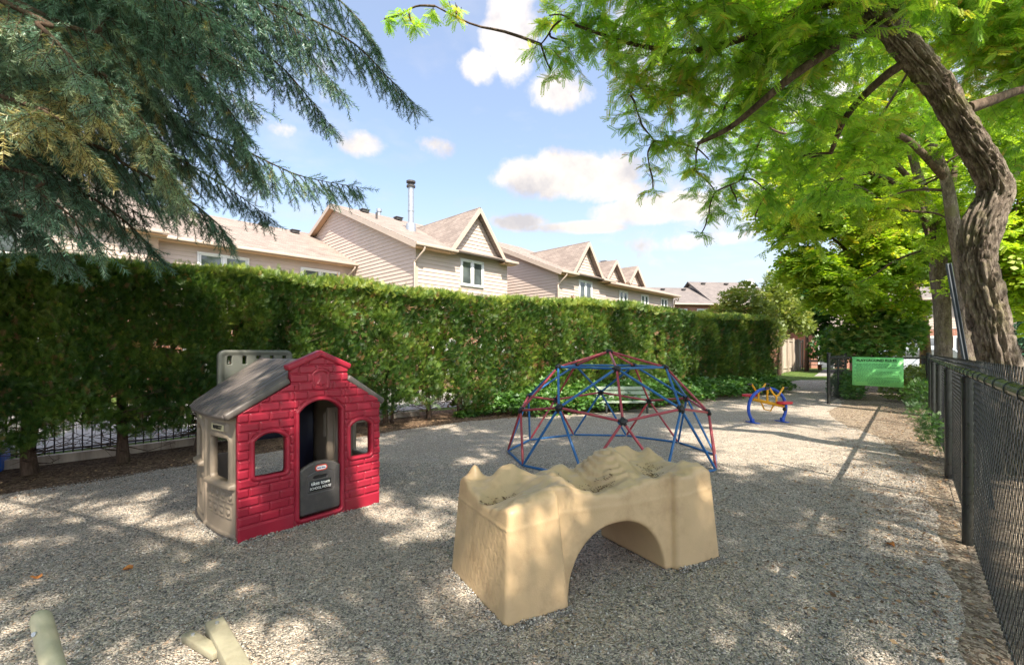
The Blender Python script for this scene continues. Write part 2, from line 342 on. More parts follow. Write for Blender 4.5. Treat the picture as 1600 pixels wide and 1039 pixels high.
for a in ((800,45,.08,.11,.42),(750,108,.07,.035,.3),(875,142,.10,.05,.34),(890,272,.19,.06,.46),(1030,325,.17,.038,.40),(960,300,.12,.03,.3),(562,224,.075,.036,.32),(682,232,.06,.034,.30),(440,203,.04,.025,.25),
          (890,356,.15,.018,.36),(815,347,.09,.022,.32),(1110,375,.2,.022,.2),(990,60,.12,.1,.25),(200,150,.3,.2,.25),(1350,150,.5,.3,.25),(1000,405,.5,.03,.03)):
    l = lump(*a); lumps = l if lumps is None else mth('MAXIMUM', lumps, l)
nb = noise(ns, ls, nv.outputs[0], 11, 8, .62, .2)
nbb = noise(ns, ls, nv.outputs[0], 4.5, 3, .5, .3)
edge = mth('MULTIPLY_ADD', mth('SUBTRACT', nb.outputs['Fac'], .5), .75, mth('MULTIPLY_ADD', mth('SUBTRACT', nbb.outputs['Fac'], .5), .45, lumps))
mk = ns.new('ShaderNodeMapRange'); mk.interpolation_type = 'SMOOTHSTEP'; mk.inputs['From Min'].default_value = .10; mk.inputs['From Max'].default_value = .32; ls.new(edge, mk.inputs['Value'])
thin = ns.new('ShaderNodeMapRange'); thin.inputs['From Min'].default_value = .66; thin.inputs['From Max'].default_value = .95; thin.inputs['To Max'].default_value = .35; ls.new(den, thin.inputs['Value'])
haz = ns.new('ShaderNodeMapRange'); haz.inputs['From Min'].default_value = .34; haz.inputs['From Max'].default_value = .0; haz.inputs['To Max'].default_value = .75; ls.new(sx.outputs[2], haz.inputs['Value'])
mask = mth('MAXIMUM', mk.outputs[0], thin.outputs[0])
shade = noise(ns, ls, nv.outputs[0], 7, 5, .6); cr = ramp(ns, [(.36, (1.85,1.78,1.84)), (.54, (2.75,2.55,2.36))]); ls.new(shade.outputs['Fac'], cr.inputs[0])
dp = ns.new('ShaderNodeVectorMath'); dp.operation = 'DOT_PRODUCT'; ls.new(nv.outputs[0], dp.inputs[0]); dp.inputs[1].default_value = SUNV
glow = mth('MULTIPLY_ADD', mth('POWER', mth('MULTIPLY_ADD', dp.outputs['Value'], .5, .5, clamp=True), 3.0), 3.2, 1.0)   # cloud and haze are brighter towards the sun
def lit(c): 
    n = ns.new('ShaderNodeVectorMath'); n.operation = 'SCALE'; ls.new(glow, n.inputs['Scale'])
    if isinstance(c, tuple): n.inputs[0].default_value = c
    else: ls.new(c, n.inputs[0])
    return n.outputs[0]
skyc = mixc(ns, ls, 1.0, sky.outputs[0], (.88,.88,.90), 'MULTIPLY'); skyc = mixc(ns, ls, .22, skyc, lit((2.0,2.1,2.25)))
c0 = mixc(ns, ls, haz.outputs[0], skyc, lit((2.05,2.05,2.03))); c1 = mixc(ns, ls, mask, c0, lit(cr.outputs[0])); ls.new(c1, bg.inputs['Color'])
sl = bpy.data.lights.new('sun', 'SUN'); sl.energy = 4.5; sl.angle = R(.6); sl.color = (1.0, .91, .77)
so = bpy.data.objects.new('sun', sl); so.rotation_euler = SUNV.to_track_quat('Z', 'Y').to_euler(); so.location = (3, -8, 12); C.objects.link(so)
vs = scene.view_settings; vs.view_transform = 'Standard'; vs.look = 'None'; vs.exposure = 1.29; vs.gamma = 1
scene.cycles.max_bounces = 7; scene.cycles.diffuse_bounces = 4; scene.cycles.transmission_bounces = 4; scene.cycles.transparent_max_bounces = 6
scene.cycles.use_denoising = True; scene.cycles.denoising_prefilter = 'NONE'; scene.cycles.sample_clamp_indirect = 6
scene.cycles.use_adaptive_sampling = True; scene.cycles.adaptive_threshold = .012

# ------------------------------------------------------------------ ground
HP = [(-12.5,.9),(-8.8,3.0),(-6.3,4.8),(-4.95,6.15),(-3.6,7.9),(-2.05,9.75),(-.3,11.1),(2.7,12.8),(6.6,15.8),(10.7,18.7)]   # front face of the hedge
HL = smooth_line(HP, 8)
hseg = np.r_[0, np.cumsum(np.linalg.norm(np.diff(HL, axis=0), axis=1))]; HLEN = hseg[-1]
def hpos(s):
    s = np.clip(s, 0, HLEN); x = np.interp(s, hseg, HL[:,0]); y = np.interp(s, hseg, HL[:,1])
    e = .25; x2 = np.interp(np.clip(s+e,0,HLEN), hseg, HL[:,0])-np.interp(np.clip(s-e,0,HLEN), hseg, HL[:,0]); y2 = np.interp(np.clip(s+e,0,HLEN), hseg, HL[:,1])-np.interp(np.clip(s-e,0,HLEN), hseg, HL[:,1])
    l = np.hypot(x2, y2); return x, y, x2/l, y2/l     # back normal is (-ty, tx)
def hoff(s, off):
    x, y, tx, ty = hpos(np.array([s])); return float(x[0]-ty[0]*off), float(y[0]+tx[0]*off)
def sheet(name, pts, z, mat, jit=0.0, step=.25, kind='structure', close=True):
    out = []
    for i in range(len(pts)):
        a = Vector(pts[i]); b = Vector(pts[(i+1)%len(pts)]); n = max(1, int((b-a).length/step)) if jit else 1
        for k in range(n):
            p = a.lerp(b, k/n)
            if jit: q = mn.noise(Vector((p.x*2.3, p.y*2.3, z*50)))+.5*mn.noise(Vector((p.x*9, p.y*9, z*50))); d = (b-a).normalized(); p = p+Vector((-d.y, d.x))*q*jit
            out.append((p.x, p.y, z))
    bm = bmesh.new(); vs = [bm.verts.new(v) for v in out]; f = bm.faces.new(vs)
    if f.normal.z < 0: f.normal_flip()
    bmesh.ops.triangulate(bm, faces=[f]); me = bpy.data.meshes.new(name); bm.to_mesh(me); bm.free(); me.materials.append(mat)
    for p in me.polygons:
        if p.normal.z < 0: p.flip()
    o = bpy.data.objects.new(name, me); link(o); tag(o, kind=kind); return o
sheet('ground', [(-400,-120),(400,-120),(400,700),(-400,700)], 0, M['lawn'])
mul = [hoff(s, 1.5) for s in np.linspace(0, HLEN, 40)]
front = [hoff(s, -.9-.45*math.sin(max(0,min(1,(s-14)/9))*math.pi)) for s in np.linspace(0, HLEN, 40)]
sheet('mulch_bed', mul+front[::-1], .004, M['mulch'], .07)
def xy(px, py): g = G(px, py); return (g.x, g.y)
fd = Vector((.655,.756)); f0 = Vector((3.54,3.58))
def fp(t, n=0.0): p = f0+fd*t; return (p.x-.756*n, p.y+.655*n)    # n metres inside the fence
sheet('needle_litter', [fp(-7,1.0),fp(-2,.7),fp(0,.55),fp(2,1.0),fp(4,1.6),fp(6,2.3),fp(8.5,2.7),fp(10.8,2.3),fp(16,2.2),fp(26,2.0),fp(26,-1.2),fp(10,-1.6),fp(-7,-1.4)], .006, M['mulch2'], .12)
gr = [hoff(s, -.62-.30*math.sin(max(0,min(1,(s-15)/9))*math.pi)) for s in np.linspace(1.5, HLEN-1.2, 40)]
gr = gr+[xy(1236,606),xy(1226,598),xy(1250,594),xy(1294,594),xy(1300,606),xy(1318,634),fp(9,1.95),fp(7,1.5),fp(5.2,.75),fp(3,.30),fp(1.2,.22),fp(0,.14),fp(-1.2,.10),fp(-7,.06),(-3,-6),(-11,-5)]
sheet('gravel_yard', gr, .010, M['gravel'], .09, .15)
sheet('patio', [hoff(s, 1.9) for s in np.linspace(0, 17, 30)]+[hoff(s, 9.0) for s in np.linspace(17, 0, 30)], .012, M['concrete'])
sheet('road', [fp(-14,-5.5),fp(70,-5.5),fp(70,-12),fp(-14,-12)], .02, M['asphalt'])
sheet('pavement', [fp(-14,-3.6),fp(70,-3.6),fp(70,-5.0),fp(-14,-5.0)], .016, M['concrete'])
sheet('path', [xy(1272,588),xy(1300,588),xy(1306,577),xy(1288,577)], .014, M['concrete'])

# loose stones on the near gravel: nobody could count them
def rocks(name, pts, smin, smax, mat, kind='stuff'):
    base = np.array([(1,0,0),(.35,.9,0),(-.7,.6,.05),(-.9,-.35,0),(.1,-1,0),(0,0,.75),(0,0,-.6)], float)
    fc = np.array([(0,1,5),(1,2,5),(2,3,5),(3,4,5),(4,0,5),(1,0,6),(2,1,6),(3,2,6),(4,3,6),(0,4,6)])
    n = len(pts); sc = rng.uniform(smin, smax, n)*rng.choice([1,1,1,1.35], n); a = rng.uniform(0, 2*np.pi, n)
    V = base[None]*sc[:,None,None]*rng.uniform(.65,1.25,(n,1,3)); V = V*rng.uniform(.82,1.18,V.shape); tilt = rng.normal(0,.35,(n,2))
    x = V[...,0]*np.cos(a)[:,None]-V[...,1]*np.sin(a)[:,None]; y = V[...,0]*np.sin(a)[:,None]+V[...,1]*np.cos(a)[:,None]; z = V[...,2]*.7+x*tilt[:,:1]+y*tilt[:,1:]
    V = np.stack([x+pts[:,:1], y+pts[:,1:2], z+pts[:,2:3]], -1)
    F = (fc[None]+np.arange(n)[:,None,None]*7).reshape(-1,3); t = np.repeat(rng.random(n), len(fc))
    o = np_obj(name, V, F, mat, tone=t); return tag(o, kind=kind)
ms, nt_, ns_, ls_, b_ = newmat('loose_pebbles'); at = ns_.new('ShaderNodeAttribute'); at.attribute_name = 'tone'
cr = ramp(ns_, [(0, (.07,.066,.06)), (.2, (.18,.17,.155)), (.5, (.33,.31,.275)), (.78, (.49,.455,.40)), (.88, (.42,.30,.21)), (1, (.74,.69,.62))]); ls_.new(at.outputs['Fac'], cr.inputs[0]); ls_.new(cr.outputs[0], b_.inputs['Base Color']); b_.inputs['Roughness'].default_value = .8
n_ = 120000; Y_ = 1.6+ (rng.random(n_)**1.0)*4.6; px_ = rng.uniform(-60, 1640, n_); X_ = (px_-800)/720*Y_
hx = np.interp(X_, HL[:,0], HL[:,1]); ok = (Y_ < hx-.85) & (((X_-3.54)*.756-(Y_-3.58)*.655) < -.2) 
keep = rng.random(n_) < np.clip(Y_/5.5, .25, 1)
pt = np.stack([X_, Y_, np.full(n_, .013)], 1)[ok & keep]
rocks('loose_gravel', pt, .0036, .0078, ms)

# ------------------------------------------------------------------ houses behind the hedge
def plane(name, poly, th, mat, parent, uvd=None):
    "roof plane: outer polygon, first edge runs along the eave; thickness below; UV in metres"
    q = [Vector(v) for v in poly]; k = len(q); nn = sum(((q[i]-q[0]).cross(q[(i+1)%k]-q[0]) for i in range(1,k-1)), Vector()).normalized()
    if nn.z < 0: nn = -nn
    e = (q[1]-q[0]).normalized() if uvd is None else Vector(uvd).normalized(); up = nn.cross(e).normalized()
    me = bpy.data.meshes.new(name)
    me.from_pydata([tuple(v) for v in q+[v-nn*th for v in q]], [], [tuple(range(k)), tuple(range(2*k-1, k-1, -1))]+[(i, i+k, (i+1)%k+k, (i+1)%k) for i in range(k)])
    uv = me.uv_layers.new(name='UVMap')
    for lp in me.loops: v = me.vertices[lp.vertex_index].co-q[0]; uv.data[lp.index].uv = (v.dot(e), v.dot(up))
    me.materials.append(mat); bm = bmesh.new(); bm.from_mesh(me); bmesh.ops.recalc_face_normals(bm, faces=bm.faces); bm.to_mesh(me); bm.free()
    o = bpy.data.objects.new(name, me); link(o, parent); return o
def siding(name, parent, org, d, nrm, prof, z0, z1, step=.16, mat=None):
    "lapped boards; prof(z) gives the two ends along d"
    mb = MB(); o = Vector(org); d = Vector(d); nrm = Vector(nrm); z = z0
    while z < z1-1e-3:
        zt = min(z+step, z1); a0, b0 = prof(z); a1, b1 = prof(zt)
        if b0-a0 > .02:
            if b1 <= a1: m = (a1+b1)/2; a1 = b1 = m
            v = [o+d*a0+nrm*.026+Vector((0,0,z)), o+d*b0+nrm*.026+Vector((0,0,z)), o+d*b1+nrm*.004+Vector((0,0,zt)), o+d*a1+nrm*.004+Vector((0,0,zt)), o+d*a0+Vector((0,0,z)), o+d*b0+Vector((0,0,z))]
            mb.add(v, [(0,1,2,3), (4,5,1,0)])
        z = zt
    return mb.build(name, mat or M['siding'], parent, fix=False)
def window(parent, x, y, z, w_, h_, nrm='-y', mull=1, blind=True):
    mb = MB(); f = .075
    def bx(a, b, d0, d1):
        mb.box((x+a[0], y-d1, z+a[1]), (x+b[0], y-d0, z+b[1]))
    bx((0,0),(w_,f),-.02,.07); bx((0,h_-f),(w_,h_),-.02,.07); bx((0,f),(f,h_-f),-.02,.068); bx((w_-f,f),(w_,h_-f),-.02,.068)
    bx((w_/2-.05,f),(w_/2+.05,h_-f),-.02,.066)
    for k in (0,1):
        a = f+.01 if k == 0 else w_/2+.055; b = w_/2-.055 if k == 0 else w_-f-.01
        bx((a,f),(b,f+.045),-.01,.05); bx((a,h_-f-.045),(b,h_-f),-.01,.05); bx((a,f+.045),(a+.045,h_-f-.045),-.01,.048); bx((b-.045,f+.045),(b,h_-f-.045),-.01,.048)
    wn = mb.build('window', M['winframe'], parent, .004, 1)
    g = MB(); g.box((x+f, y-.036, z+f), (x+w_-f, y-.031, z+h_-f)); g.build('pane', M['glass'], wn)
    return wn
def gutter(mb, a, b):
    mb.bar(a, b, .11, .11)
def pipe(name, parent, pts, r=.04):
    mb = MB(); mb.tube(smooth_line(pts, 4), r, 8); return mb.build(name, M['fascia'], parent)
def vents(parent, spots):
    for (x, y, z, an) in spots:
        mb = MB(); mb.box((x-.18, y-.14, z-.02), (x+.18, y+.14, z+.10)); mb.box((x-.22, y-.18, z+.10), (x+.22, y+.18, z+.14)); mb.build('roof_vent', M['roofvent'], parent, .01)
Hang = math.atan2(.717, .697)
def rowhouse(x0, y0, W, label, eave=5.72, ridge_y=6.93, ridge_z=8.79, dorm=None, wins=(), left=True, spout=True, low=2.62, depth=12.5, rvents=(), group=None):
    """terraced house; x along the front, y back"""
    org = Vector((-3.75, 18.0, 0))+Vector((.697,.717,0))*x0+Vector((-.717,.697,0))*y0
    h = empty('row_house', org, Hang, label, 'house', group)
    sl = (ridge_z-eave)/(ridge_y+.35)
    zr = lambda y: eave+(y+.35)*sl
    mb = MB(); mb.box((0,0,0), (W, depth, low)); mb.build('brick_storey', M['brick'], h)
    core = MB(); core.prism([(0.03,low),(0.03,eave),(ridge_y,ridge_z-.12),(2*ridge_y-.03,eave),(2*ridge_y-.03,low)][0:5], .03, W-.03, 'yz'); core.build('core', M['siding'], h)
    front = siding('wall', h, (0,0,0), (1,0,0), (0,-1,0), lambda z: (0, W), low, eave-.02)
    if left:
        def pr(z):
            if z < eave-.12: return (-2*ridge_y+.0, 0)
            t = (z-eave)/sl-.35+.35*0
            t = (z-eave+.12)/sl-.35+.1
            return (-2*ridge_y+max(t,0), -max(t,0))
        siding('side_wall', h, (0,0,0), (0,-1,0), (-1,0,0), pr, low, ridge_z-.1)
        mb = MB(); mb.box((-.034,-.034,low), (.07,-.0,eave-.1)); mb.box((-.034,0,low), (-.0,.07,eave-.1)); mb.build('corner_trim', M['fascia'], h)
    ov = .32
    plane('roof', [(-ov,-.45,zr(-.45)),(W+ov*.3,-.45,zr(-.45)),(W+ov*.3,ridge_y,ridge_z),(-ov,ridge_y,ridge_z)], .07, M['shingle'], h)
    plane('roof', [(-ov,2*ridge_y+.45,zr(-.45)),(W+ov*.3,2*ridge_y+.45,zr(-.45)),(W+ov*.3,ridge_y,ridge_z-.001),(-ov,ridge_y,ridge_z-.001)], .07, M['shingle'], h)
    if left:
        mb = MB(); mb.bar((-ov-.012,-.47,zr(-.47)-.13), (-ov-.012,ridge_y,ridge_z-.13), .03, .2, (0,0,1)); mb.bar((-ov-.012,2*ridge_y+.47,zr(-.47)-.13), (-ov-.012,ridge_y+.01,ridge_z-.13), .03, .2, (0,0,1))
        mb.build('rake_board', M['fascia'], h)
        mb = MB()
        for (ya, yb) in ((-.42, ridge_y),(2*ridge_y+.42, ridge_y)):
            za, zb = zr(-.42)-.11, ridge_z-.11
            mb.slab([(-ov,ya,za),(0.0,ya,za),(0.0,yb,zb),(-ov,yb,zb)], .015)
        mb.build('soffit', M['soffit'], h)
    segs = [(-ov, W+.1)] if not dorm or not dorm.get('cut') else [(-ov, dorm['c']-dorm['h']+.05), (dorm['c']+dorm['h']-.05, W+.25)]
    ge = zr(-.45)-.05
    for a, b in segs:
        mb = MB(); mb.box((a, -.56, ge-.07), (b, -.455, ge+.04)); mb.build('gutter', M['fascia'], h, .015)
        mb = MB(); mb.box((a+.02, -.45, ge-.10), (b-.02, -.002, ge-.08)); mb.build('soffit', M['soffit'], h)
    if dorm:
        for d in ([dorm] if 'c' in dorm else dorm['list']):
            c, hw, pk, dy = d['c'], d['h'], d['pk'], d.get('y', 0.0)
            zb = d.get('zb', eave-.1); s2 = (pk-zb)/(hw+.22)
            siding('dormer_wall', h, (0, dy, 0), (1,0,0), (0,-1,0), lambda z: (c-max(0,(pk-.16-z)/s2), c+max(0,(pk-.16-z)/s2)), eave-.02 if dy == 0 else zb, pk-.15, .16)
            yf = dy-.32; yb = (pk-eave)/sl-.35; hb = hw+.22
            yv = max(yf, (zb-eave)/sl-.35)
            plane('dormer_roof', [(c-hb, yf, zb), (c, yf, pk), (c, yb, pk), (c-hb, yv, zb)], .06, M['shingle'], h, (0,-1,0))
            plane('dormer_roof', [(c+hb, yf, zb), (c, yf, pk-.001), (c, yb, pk-.001), (c+hb, yv, zb)], .06, M['shingle'], h, (0,1,0))
            mb = MB(); mb.bar((c-hb, yf-.016, zb-.10), (c+.02, yf-.016, pk-.10), .03, .17, (0,0,1)); mb.bar((c+hb, yf-.018, zb-.10), (c-.02, yf-.018, pk-.10), .03, .17, (0,0,1)); mb.build('barge_board', M['fascia'], h)
            mb = MB()
            for sgn in (-1, 1): mb.slab([(c+sgn*hb, yf, zb-.085), (c, yf, pk-.085), (c, dy-.005, pk-.085), (c+sgn*hb, dy-.005, zb-.085)], .012)
            mb.build('soffit', M['soffit'], h)
            if dy: 
                mb = MB(); mb.box((c-hw+.05, dy+.01, zb-.5), (c+hw-.05, yb, zb)); mb.build('dormer_base', M['siding'], h)
    for (wx, wz, ww, wh) in wins: window(h, wx, -.012, wz, ww, wh)
    for wx in np.arange(.7, W-1.5, 2.6): window(h, float(wx), -.012, .55, 1.5, 1.5)
    if spout: pipe('downspout', h, [(.05,-.5,ge-.08),(.05,-.46,ge-.22),(-.11,-.1,ge-.62),(-.11,-.08,ge-.9),(-.11,-.08,.2)])
    vents(h, [(x, y, zr(y)+.02, 0) for x, y in rvents])
    return h, zr
hC, zrC = rowhouse(0, 0, 5.04, 'beige sided townhouse with shiny metal chimney pipe, big front gable and one white upstairs window', dorm=dict(c=3.07, h=1.42, pk=7.78, cut=True), wins=[(2.2,4.32,1.32,1.16)], rvents=[(1.2,6.3),(3.2,6.4)], group=None)
pp = MB(); zc = zrC(3.0); pp.tube([(1.75,3,zc-.1),(1.75,3,9.15)], .13, 20); pp.tube([(1.75,3,zc-.15),(1.75,3,zc+.28),(1.75,3,zc+.34)], [.25,.22,.14], 20); pp.tube([(1.75,3,8.0),(1.75,3,8.05)], .145, 20); pp.build('chimney_pipe', M['galv'], hC)
pp = MB(); pp.tube([(1.75,3,9.12),(1.75,3,9.2)], .2, 20); pp.tube([(1.75,3,9.2),(1.75,3,9.32)], .13, 20); pp.tube([(1.75,3,9.32),(1.75,3,9.4)], .21, 20); pp.build('chimney_cap', M['roofvent'], hC)
pp = MB(); pp.tube([(3.2,8.4,7.9),(3.2,8.4,9.45)], .10, 14); pp.tube([(3.2,8.4,9.45),(3.2,8.4,9.6)], .15, 14); pp.build('vent_pipe', M['galv'], hC)
pp = MB(); pp.tube([(.9,4.6,zrC(4.6)-.05),(.9,4.6,zrC(4.6)+.3)], .05, 10); pp.build('vent_pipe', M['roofvent'], hC)
hB, zrB = rowhouse(-7.32, 5.15, 7.32, 'long low-roofed beige townhouse set back to the left of the one with the chimney pipe', eave=5.62, ridge_y=5.0, ridge_z=7.95, wins=[(1.15,4.36,1.75,.88),(4.9,4.3,1.75,.86)], left=False, spout=False, rvents=[(4.9,4.6),(6.3,4.3)])
pipe('downspout', hB, [(7.15,-.5,5.42),(7.15,-.45,5.3),(7.0,-.1,5.0),(7.0,-.08,4.7),(7.0,-.08,.2)])
hA, zrA = rowhouse(-13.6, 4.75, 6.2, 'beige sided townhouse at far left, mostly behind the spruce branches', eave=5.7, ridge_y=6.5, ridge_z=8.9, dorm=dict(c=2.4, h=2.6, pk=8.3, cut=True), wins=[(1.6,4.3,1.4,1.2)], left=True, spout=False)
mb = MB(); mb.box((5.95,-.05,2.6), (6.22,.2,5.55)); mb.build('corner_post', M['siding2'], hA)
hL, zrL = rowhouse(5.07, 5.15, 3.5, 'narrow recessed beige townhouse between the two front-gabled ones', eave=5.62, ridge_y=5.0, ridge_z=7.95, left=False, spout=False)
hD, zrD = rowhouse(8.62, -.22, 4.5, 'beige townhouse with one steep front gable, in the middle of the row', eave=5.72, dorm=dict(c=2.34, h=1.28, pk=7.62, cut=True), wins=[(1.75,4.3,1.25,1.16)], rvents=[(.9,6.2)])
hE, zrE = rowhouse(13.16, -.2, 8.95, 'farthest beige townhouse of the row with two small roof dormers and three windows', eave=5.62, ridge_y=5.2, ridge_z=7.5, depth=9.4, left=False, spout=False,
    dorm=dict(list=[dict(c=1.25,h=.8,pk=7.15,y=.35,zb=5.95), dict(c=3.8,h=.8,pk=7.12,y=.35,zb=5.95)]), wins=[(1.4,4.15,1.0,1.15),(4.1,4.15,1.0,1.15),(6.9,4.15,1.0,1.15)])
mb = MB(); mb.box((2.45,1.6,6.0), (2.85,2.0,7.45)); mb.box((2.40,1.55,7.45),(2.90,2.05,7.52)); mb.build('chimney', M['galv'], hE, .02)
pipe('downspout', hE, [(8.7,-.5,5.4),(8.85,-.4,5.2),(8.85,-.1,4.9),(8.85,-.08,.2)])

def simple_house(name, loc, rz, W, D, eave, rz_, label, wallmat, roofmat, gar=(), wins=(), up=None, group=None, gableend=False):
    h = empty(name, loc, rz, label, 'house', group)
    mb = MB(); mb.box((0,0,0),(W,D,up if up else eave)); mb.build('wall', wallmat, h)
    if up: siding('upper_wall', h, (0,0,0), (1,0,0), (0,-1,0), lambda z:(0,W), up, eave); mb = MB(); mb.box((0,.03,up+.002),(W,D,eave-.01)); mb.build('upper_core', M['siding'], h)
    plane('roof', [(-.4,-.5,eave-.15),(W+.4,-.5,eave-.15),(W+.4,D/2,rz_),(-.4,D/2,rz_)], .15, roofmat, h)
    plane('roof', [(-.4,D+.5,eave-.15),(W+.4,D+.5,eave-.15),(W+.4,D/2,rz_-.002),(-.4,D/2,rz_-.002)], .15, roofmat, h)
    for xx in (0.02, W-.02):
        mb = MB(); mb.prism([(0,eave-.02),(D/2,rz_-.2),(D,eave-.02)], xx-.015, xx+.015, 'yz'); mb.build('gable_end', M['siding'], h)
    mb = MB(); mb.box((-.4,-.62,eave-.26),(W+.4,-.505,eave-.14)); mb.build('gutter', M['fascia'], h, .015)
    for (gx, gw, gh) in gar:
        mb = MB(); mb.box((gx,-.03,0),(gx+gw,.0-.004,gh)); 
        for k in range(4): mb.box((gx+.06,-.05,gh*k/4+.04),(gx+gw-.06,-.031,gh*(k+1)/4-.04))
        mb.build('garage_door', M['door'], h, .008)
        mb = MB(); mb.box((gx-.12,-.06,0),(gx-.003,-.002,gh+.12)); mb.box((gx+gw+.003,-.06,0),(gx+gw+.12,-.002,gh+.12)); mb.box((gx-.003,-.058,gh+.003),(gx+gw+.003,-.002,gh+.12)); mb.build('door_frame', M['winframe'], h)
    for (wx, wz, ww, wh) in wins: window(h, wx, -.012, wz, ww, wh)
    return h
hF = simple_house('brick_house', (14.8,44.5,0), R(6), 5.2, 10, 6.3, 8.45, 'brown-roofed house beyond the hedge end, lower half of the stepped roofline', M['brick'], M['shingleg'], wins=[(1,4.4,1.2,1.3),(3.2,4.4,1.2,1.3)])
hF2 = simple_house('brick_house', (20.0,45.2,0), R(6), 6.6, 10, 6.3, 9.15, 'brown-roofed house past the hedge end, taller part of the stepped roofline', M['brick'], M['shingleg'], wins=[(1,4.4,1.2,1.3),(4.2,4.4,1.2,1.3)])
for hh, sp, ez, rzz in ((hF, ((1.5,.8),(3.8,.8)), 6.15, 8.45), (hF2, ((1.0,.86),(3.6,.86)), 6.15, 9.15)):
    vents(hh, [(x, -.5+5.5*f, ez+(rzz-ez)*f+.05, 0) for x, f in sp])
mb = MB(); mb.prism([(5.3,8.35),(5.9,9.3),(6.5,8.35)], 3.2, 5, 'xz'); mb.build('small_gable', M['winframe'], hF2)
simple_house('brick_house', (12.0,62,0), R(4), 7.5, 11, 6.2, 9.4, 'pale far-off roof showing just past the end of the beige row', M['brick'], M['shingleg'])
simple_house('brick_house', (27.6,42.5,0), R(-4), 8.5, 9, 3.65, 6.0, 'low brick house with pinkish roof at the end of the path', M['brick'], M['shingle'], wins=[(4.2,1.0,1.6,1.4)], gar=[(.7,1.2,2.1)])
simple_house('brick_house', (23.2,29.5,0), R(-28), 7.5, 9, 4.9, 7.2, 'brick house with grey garage doors seen between the locust trunks', M['brick'], M['shingleg'], gar=[(.5,2.6,2.35),(3.9,2.6,2.35)], up=2.9, wins=[(1.2,3.4,1.2,1.1),(4.6,3.4,1.2,1.1)])
simple_house('brick_house', (31.2,24.2,0), R(-38), 9, 9, 4.9, 7.2, 'brick house with pale upper storey at right, seen behind the big leaning trunk', M['brick'], M['shingleg'], gar=[(.5,2.6,2.35),(3.9,2.6,2.35)], up=2.9, wins=[(1.2,3.4,1.2,1.1),(5.6,3.4,1.2,1.1)])
# ------------------------------------------------------------------ moulded panels: a relief cut to an outline, given thickness, bent by mapfn
def height_panel(name, mat, parent, x0, x1, z0, z1, res, sdf, hgt, thick, mapfn, tone=None):
    nx = int(round((x1-x0)/res))+1; nz = int(round((z1-z0)/res))+1
    X, Z = np.meshgrid(np.linspace(x0, x1, nx), np.linspace(z0, z1, nz), indexing='ij')
    D = sdf(X, Z); e = res*.1
    gx = (sdf(X+e, Z)-sdf(X-e, Z))/(2*e); gz = (sdf(X, Z+e)-sdf(X, Z-e))/(2*e); g = np.maximum(gx*gx+gz*gz, .25)
    near = np.abs(D) < res*.72
    X = np.where(near, X-D*gx/g, X); Z = np.where(near, Z-D*gz/g, Z); D2 = np.where(near, 0, D)
    inside = D2 <= 1e-9
    H = hgt(X, Z)
    q = inside[:-1,:-1] & inside[1:,:-1] & inside[1:,1:] & inside[:-1,1:]
    ctr = (D2[:-1,:-1]+D2[1:,:-1]+D2[1:,1:]+D2[:-1,1:]) < -1e-9
    q &= ctr
    idx = np.arange(nx*nz).reshape(nx, nz); A = idx[:-1,:-1][q]; B = idx[1:,:-1][q]; Cc = idx[1:,1:][q]; Dd = idx[:-1,1:][q]
    F = np.stack([A, B, Cc, Dd], 1)
    V1 = mapfn(X.ravel(), Z.ravel(), H.ravel()); V2 = mapfn(X.ravel(), Z.ravel(), np.full(X.size, -thick)); N = nx*nz
    ed = np.concatenate([np.stack([A,B],1), np.stack([B,Cc],1), np.stack([Cc,Dd],1), np.stack([Dd,A],1)])
    key = np.sort(ed, 1); u, inv, cnt = np.unique(key[:,0].astype(np.int64)*N+key[:,1], return_inverse=True, return_counts=True)
    bd = ed[cnt[inv] == 1]
    side = np.stack([bd[:,1], bd[:,0], bd[:,0]+N, bd[:,1]+N], 1)
    V = np.concatenate([V1, V2]); Fa = np.concatenate([F, F[:,::-1]+N, side]); used, Fi = np.unique(Fa, return_inverse=True); 
    o = np_obj(name, V[used], Fi.reshape(-1,4), mat, parent, smooth=True)
    return o
def box_sdf(X, Z, x0, x1, z0, z1, r=0.0):
    dx = np.abs(X-(x0+x1)/2)-(x1-x0)/2+r; dz = np.abs(Z-(z0+z1)/2)-(z1-z0)/2+r
    return np.minimum(np.maximum(dx, dz), 0)+np.hypot(np.maximum(dx,0), np.maximum(dz,0))-r
def arch_sdf(X, Z, x0, x1, z0, zs, zt, r=.02):
    c = (x0+x1)/2; hw = (x1-x0)/2
    b = box_sdf(X, Z, x0, x1, z0, zt+.2, r); rr = (hw*hw+(zt-zs)**2)/(2*(zt-zs)+1e-9); cap = np.hypot(X-c, Z-(zt-rr))-rr
    return np.maximum(b, np.where(Z > zt-rr, cap, -1))
def sm(a, b, x): t = np.clip((x-a)/(b-a), 0, 1); return t*t*(3-2*t)
def poly_sdf(X, Z, pts):
    d = np.full(X.shape, 1e9); ins = np.zeros(X.shape, bool); n = len(pts)
    for i in range(n):
        ax, az = pts[i]; bx, bz = pts[(i+1)%n]; ex, ez = bx-ax, bz-az; wx, wz = X-ax, Z-az
        t = np.clip((wx*ex+wz*ez)/(ex*ex+ez*ez), 0, 1); d = np.minimum(d, np.hypot(wx-ex*t, wz-ez*t))
        c = ((az <= Z) & (Z < bz)) | ((bz <= Z) & (Z < az)); xx = ax+(Z-az)/(ez if abs(ez) > 1e-12 else 1e-12)*ex
        ins ^= c & (X < xx)
    return np.where(ins, -d, d)
